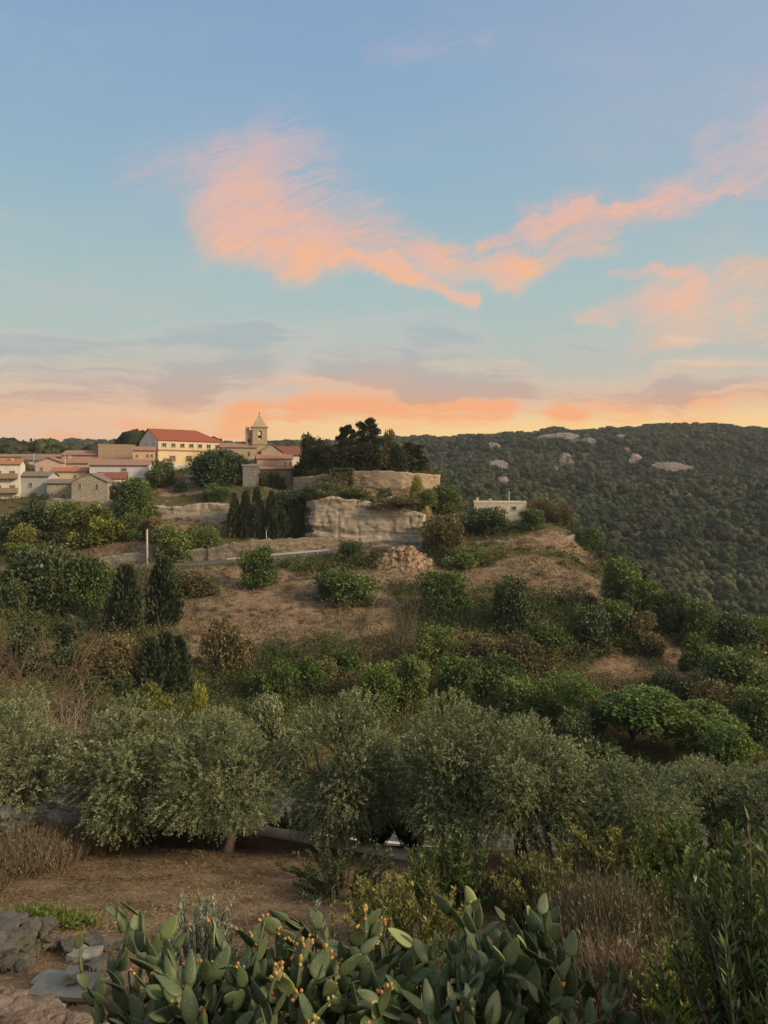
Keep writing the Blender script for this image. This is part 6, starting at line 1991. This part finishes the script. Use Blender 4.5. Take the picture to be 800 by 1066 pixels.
pp(462, 7.4, 922, 11, 'prickly pear topped by a pair of pale young pads like ears', fruit=.05, n_base=5, spread=.35, newp=.3)
pp(425, 6.4, 1000, 12, 'low plain green prickly pear in the front of the clump', fruit=.05, n_base=7, spread=.45)
pp(500, 6.8, 965, 13, 'broad blue green prickly pear near the bottom of the frame', fruit=.05, n_base=7, spread=.45)
pp(545, 7.5, 930, 14, 'prickly pear with long narrow pads near the dry grass', fruit=.0, n_base=7, spread=.4, newp=.25)
pp(560, 6.3, 1000, 15, 'small prickly pear with pale bluish pads at the front', fruit=.04, n_base=5, spread=.35, newp=.15)
pp(605, 6.9, 968, 16, 'last prickly pear of the clump, thin and upright beside the oleander', fruit=.0, n_base=5, spread=.22, newp=.1)
pp(245, 6.0, 1020, 17, 'low dark prickly pear at the bottom edge between fruiting plants', fruit=.35, n_base=5, spread=.35)
pp(190, 6.9, 985, 19, 'dark prickly pear filling the gap below the tallest one', fruit=.2, n_base=7, spread=.4)
pp(318, 7.2, 962, 20, 'prickly pear in the heart of the clump with few fruits', fruit=.3, n_base=7, spread=.4)
pp(385, 6.9, 975, 21, 'green prickly pear between the red fruited and the dark broad one', fruit=.25, n_base=7, spread=.4)
pp(490, 6.0, 1025, 18, 'lowest prickly pear at the bottom edge below the broad blue green one', fruit=.05, n_base=5, spread=.4)

pp(305, 7.7, 950, 22, 'prickly pear with a few red fruits between the tall one and the fruiting clump', fruit=.5, n_base=6, spread=.4)
pp(445, 7.0, 958, 23, 'dense green prickly pear below the pale eared one', fruit=.05, n_base=6, spread=.4)
pp(522, 7.4, 950, 24, 'dense dark prickly pear between the blue green one and the one with narrow pads', fruit=.05, n_base=6, spread=.4)
pp(585, 7.6, 975, 25, 'short prickly pear half hidden by the dry grass', fruit=.0, n_base=5, spread=.3)
grass_clump('weed_clump', 'added green weeds darkening the ground under the fruiting prickly pears', -1.9, 7.4, 1.5, 1.0, 4200, .25, .8, 'holm', 'weeds', .03, .5, 'weeds')  # both weed clumps added to darken the bare soil between the plants
grass_clump('weed_clump', 'added green weeds darkening the ground under the plain green prickly pears', .7, 7.2, 1.6, 1.0, 4200, .25, .8, 'holm', 'weeds', .03, .5, 'weeds')
# ------------------------------------------------------------------ stone work of the near garden
def block_wall(name, label, x0, x1, y0, y1, ztop, mat, seed, stones=True, group=None):
    """dark dry stone block with loose flat stones on its top, each stone its own part"""
    rg = np.random.default_rng(seed)
    zb = min(H(x0, y0), H(x1, y1), H(x1, y0)) - .3
    c = ((x0 + x1) / 2, (y0 + y1) / 2, 0)
    o = thing(name, label, 'stone wall', c, R(4), group)
    V_, F_, off = [], [], 0
    # courses of rough stones
    mb = MB()
    L, W = x1 - x0, y1 - y0
    mb.box((0, 0, (zb + ztop - .2) / 2), (L - .24, W - .24, ztop - .2 - zb))
    mb.build('core', M[mat], o)
    z = zb
    st = MB()
    while z < ztop - .05:
        hh = rg.uniform(.09, .17)
        for (u0, u1, fix, axis, sgn) in ((-L / 2, L / 2, -W / 2, 'x', -1), (-W / 2, W / 2, L / 2, 'y', 1), (-W / 2, W / 2, -L / 2, 'y', -1), (-L / 2, L / 2, W / 2, 'x', 1)):
            u = u0
            while u < u1:
                l = min(rg.uniform(.16, .46), u1 - u)
                dpt = rg.uniform(.16, .26)
                jit = rg.normal() * .025
                if axis == 'x': cc, dd = (u + l / 2, fix - sgn * (dpt / 2 - .02) + jit, z + hh / 2), (l - .015, dpt, hh - .012)
                else: cc, dd = (fix - sgn * (dpt / 2 - .02) + jit, u + l / 2, z + hh / 2), (dpt, l - .015, hh - .012)
                st.box((0, 0, 0), dd, Matrix.Translation(cc) @ Matrix.Rotation(rg.normal() * .05, 4, 'Z') @ Matrix.Rotation(rg.normal() * .04, 4, 'X'))
                u += l
        z += hh
    so = st.build('stone_courses', M[mat], o)
    bm_ = so.modifiers.new('bevel', 'BEVEL'); bm_.width = .02; bm_.segments = 2
    for k in range(16 if stones else 0):
        s = rg.uniform(.16, .34)
        sb = MB(); sb.box((0, 0, 0), (s * rg.uniform(1, 1.8), s, rg.uniform(.05, .10)))
        q = sb.build('cap_stone', M['roughstone' if k % 4 else 'slate'], o)
        q.matrix_local = Matrix.Translation((rg.uniform(-L / 2 + .2, L / 2 - .2), rg.uniform(-W / 2 + .15, W / 2 - .15), ztop - .07 + k * .002)) @ Matrix.Rotation(rg.random() * 3, 4, 'Z') @ Matrix.Rotation(rg.normal() * .08, 4, 'X')
        b2 = q.modifiers.new('bevel', 'BEVEL'); b2.width = .015; b2.segments = 2
    return o
def rubble(name, label, cat, pts, n, smin, smax, mat, seed, hgt, wid, parts='stones', flatness=.38, hzmin=0.0):
    """irregular heap of field stones along a line (x, y); top height above the land hgt at each point"""
    rgw = np.random.default_rng(seed)
    P_ = np.array(pts, float)
    c = P_.mean(0)
    o = thing(name, label, cat, (c[0], c[1], H(c[0], c[1])))
    bmw = bmesh.new()
    seg = np.r_[0, np.cumsum(np.hypot(*np.diff(P_[:, :2], axis=0).T))]
    for k in range(n):
        f_ = rgw.random() * seg[-1]; hz = hzmin + (1 - hzmin) * rgw.random()
        q3 = [np.interp(f_, seg, P_[:, j]) for j in range(3)]
        x_, y_ = q3[0] + rgw.normal() * .1, q3[1] + rgw.uniform(-1, 1) * wid * (1.15 - .3 * hz)
        s = rgw.uniform(smin, smax)
        zz = H(x_, y_) + hz * q3[2]
        r_ = bmesh.ops.create_icosphere(bmw, subdivisions=2, radius=1.0)
        Mx = Matrix.Translation((x_ - c[0], y_ - c[1], zz - o.location.z)) @ Matrix.Rotation(rgw.random() * 6, 4, 'Z') @ Matrix.Rotation(rgw.normal() * .22, 4, 'X')
        sh = Vector((k * 3.1, seed * 1.7, 0))
        for v in r_['verts']:
            q = v.co.copy()
            m_ = max(abs(q.x), abs(q.y), abs(q.z)); q = q.lerp(q / m_, .6)
            q += Vector((noise.noise(q * 1.7 + sh), noise.noise(q * 1.7 + sh.yxz), noise.noise(q * 1.7 + sh.zxy))) * .3
            v.co = Mx @ Vector((q.x * s * .65, q.y * s * .5, q.z * s * flatness))
    mew = bpy.data.meshes.new(parts); bmw.to_mesh(mew); bmw.free(); mew.materials.append(M[mat])
    link(parts, mew, o)
    return o
blk = rubble('dry_stone_block', 'dark tumbledown dry stone wall block with loose flat stones on top', 'stone wall', [(-8.6, 11.5, .55), (-7.0, 11.5, .52), (-5.45, 11.5, .46)], 900, .10, .30, 'roughstone', 3, 0, .6, 'stones', .30)
rg = np.random.default_rng(4)
for k in range(9):
    s = rg.uniform(.28, .5)
    sb = MB(); sb.box((0, 0, 0), (s * rg.uniform(1, 1.5), s, rg.uniform(.05, .08)))
    q = sb.build('cap_stone', M['slate' if k % 3 == 0 else 'roughstone'], blk)
    q.matrix_local = Matrix.Translation((rg.uniform(-1.2, 1.4), rg.uniform(-.4, .4), .55 + k * .004)) @ Matrix.Rotation(rg.random() * 3, 4, 'Z') @ Matrix.Rotation(rg.normal() * .1, 4, 'X')
    b2 = q.modifiers.new('bevel', 'BEVEL'); b2.width = .02; b2.segments = 2

# grey rubble between the stone block and the prickly pears
def stone(name, label, px, D, dims, mat, seed, rz=0, tilt=(0, 0), zoff=0, group=None, cat='stone', rough_=.3):
    x = (px - 400) / F * D
    z = H(x, D)
    bm = bmesh.new()
    bmesh.ops.create_cube(bm, size=1)
    bmesh.ops.subdivide_edges(bm, edges=bm.edges[:], cuts=3, use_grid_fill=True)
    for v in bm.verts:
        v.co.x *= dims[0]; v.co.y *= dims[1]; v.co.z *= dims[2]
        q = v.co * (3.0 / max(dims)) + Vector((seed * 7.1, 0, 0))
        v.co += Vector((noise.noise(q), noise.noise(q + Vector((9, 0, 0))), noise.noise(q + Vector((0, 9, 0))))) * min(dims) * rough_
    me_ = bpy.data.meshes.new(name); bm.to_mesh(me_); bm.free(); me_.materials.append(M[mat])
    o = link(name, me_, None, None, (x, D, z + dims[2] * .35 + zoff))
    o.rotation_euler = (tilt[0], tilt[1], rz)
    bv = o.modifiers.new('bevel', 'BEVEL'); bv.width = min(dims) * .08; bv.segments = 2
    return tag(o, label, cat, group, 'thing')
slab = stone('stone_slab', 'flat pale grey stone slab lying on the ground beside the prickly pears', 68, 9.9, (.80, .50, .06), 'slate', 1, R(-6), zoff=.16, rough_=.12)
stone('stone_block', 'small square grey stone resting on the flat slab', 76, 9.9, (.20, .17, .15), 'slate', 2, R(12), zoff=.27, rough_=.15)
G_ = 'loose stones by the slab'
for k, (px, D, s, lab) in enumerate([(88, 11.4, .5, 'large grey stone behind the slab'), (104, 11.0, .42, 'grey stone behind the slab touching the prickly pear'), (74, 11.9, .45, 'grey stone next to the end of the dark stone block'),
                                     (118, 11.8, .36, 'grey stone furthest behind the slab'), (46, 10.4, .34, 'small tilted stone leaning at the foot of the dark stone block'), (98, 12.2, .38, 'pale grey stone where the dry terrace begins'),
                                     (60, 9.0, .40, 'low grey stone in front of the slab'), (30, 9.4, .45, 'broad grey stone in front of the dark stone block'), (96, 8.9, .32, 'rounded stone between slab and pink parapet')]):
    stone('loose_stone', lab, px, D, (s * .85, s * .65, s * .3), 'roughstone' if k % 4 else 'slate', 10 + k, k * 1.1, (.1 * (k % 3 - 1), .08), 0, G_)

# parapet in the near corner with rough pinkish coping
x0, y0, x1, y1 = -3.35, 5.9, -.9, 4.15
gpar = wall_line('garden_parapet', 'rough pinkish stone parapet in the near corner', [(-4.6, 6.75, -4.28, -6.6), (-3.2, 6.0, -4.16, -6.6), (-2.0, 5.25, -4.02, -6.4), (-1.2, 4.6, -3.9, -6.2), (-.6, 4.0, -3.85, -6.0)], .42, 'pinkstone', None, None, 'stone parapet', .05, .045, 21, .05, .16)
gpts = [(-4.6, 6.75, -4.28), (-3.2, 6.0, -4.16), (-2.0, 5.25, -4.02), (-1.2, 4.6, -3.9), (-.6, 4.0, -3.85)]
rb_ = rubble('garden_parapet', 'x', 'x', [(a, b, c - H(a, b)) for a, b, c in gpts], 1300, .06, .15, 'pinkstone', 9, 0, .20, 'coping_stones', .40, .90)
cs_ = rb_.children[0]
dl = rb_.location - gpar.location
cs_.parent = gpar; cs_.location = dl
bpy.data.objects.remove(rb_)
leafy('parapet_shrub', 'bright yellow green leafy shrub poking over the pinkish parapet', -2.05, 4.2, .34, 2.45, 620, .075, .032, 'yellow', 22, .6, 31, z0=-5.4)
leafy('parapet_shrub', 'small yellow green sprig at the corner of the pinkish parapet', -1.55, 4.15, .16, 2.2, 220, .07, .03, 'yellow', 10, .6, 32, z0=-5.55)

# pale rubble wall under the olive at the frame edge
rubble('rubble_wall', 'pale grey rubble wall under the olive at the frame edge', 'rubble wall', [(-12.6, 18.5, 1.25), (-10.2, 19.0, 1.1), (-7.8, 20.0, .75)], 460, .16, .42, 'palestone', 71, 0, .3)
for k, (px, D, s, lab) in enumerate([(36, 18.0, .55, 'pale boulder at the end of the rubble wall'), (24, 17.6, .42, 'smaller pale boulder in front of the rubble wall'), (4, 17.4, .5, 'pale boulder cut by the frame edge')]):
    stone('boulder', lab, px, D, (s * 1.3, s, s * .8), 'palestone', 40 + k, k, (.1, .1), 0, 'pale boulders')

# ------------------------------------------------------------------ evening haze over the whole land
hz = MB(); hz.box((0, 0, 5), (5600, 5600, 240))
m, t = new_mat('evening_haze')
pv = t.n('ShaderNodeVolumePrincipled')
pv.inputs['Color'].default_value = (.80, .84, .90, 1)
pv.inputs['Density'].default_value = 0.00010
pv.inputs['Anisotropy'].default_value = 0.0
o_ = t.n('ShaderNodeOutputMaterial'); t.t.links.new(pv.outputs[0], o_.inputs['Volume'])
M['haze'] = m
tag(hz.build('haze', m), 'thin pale evening haze over the valley', 'haze', None, 'stuff')
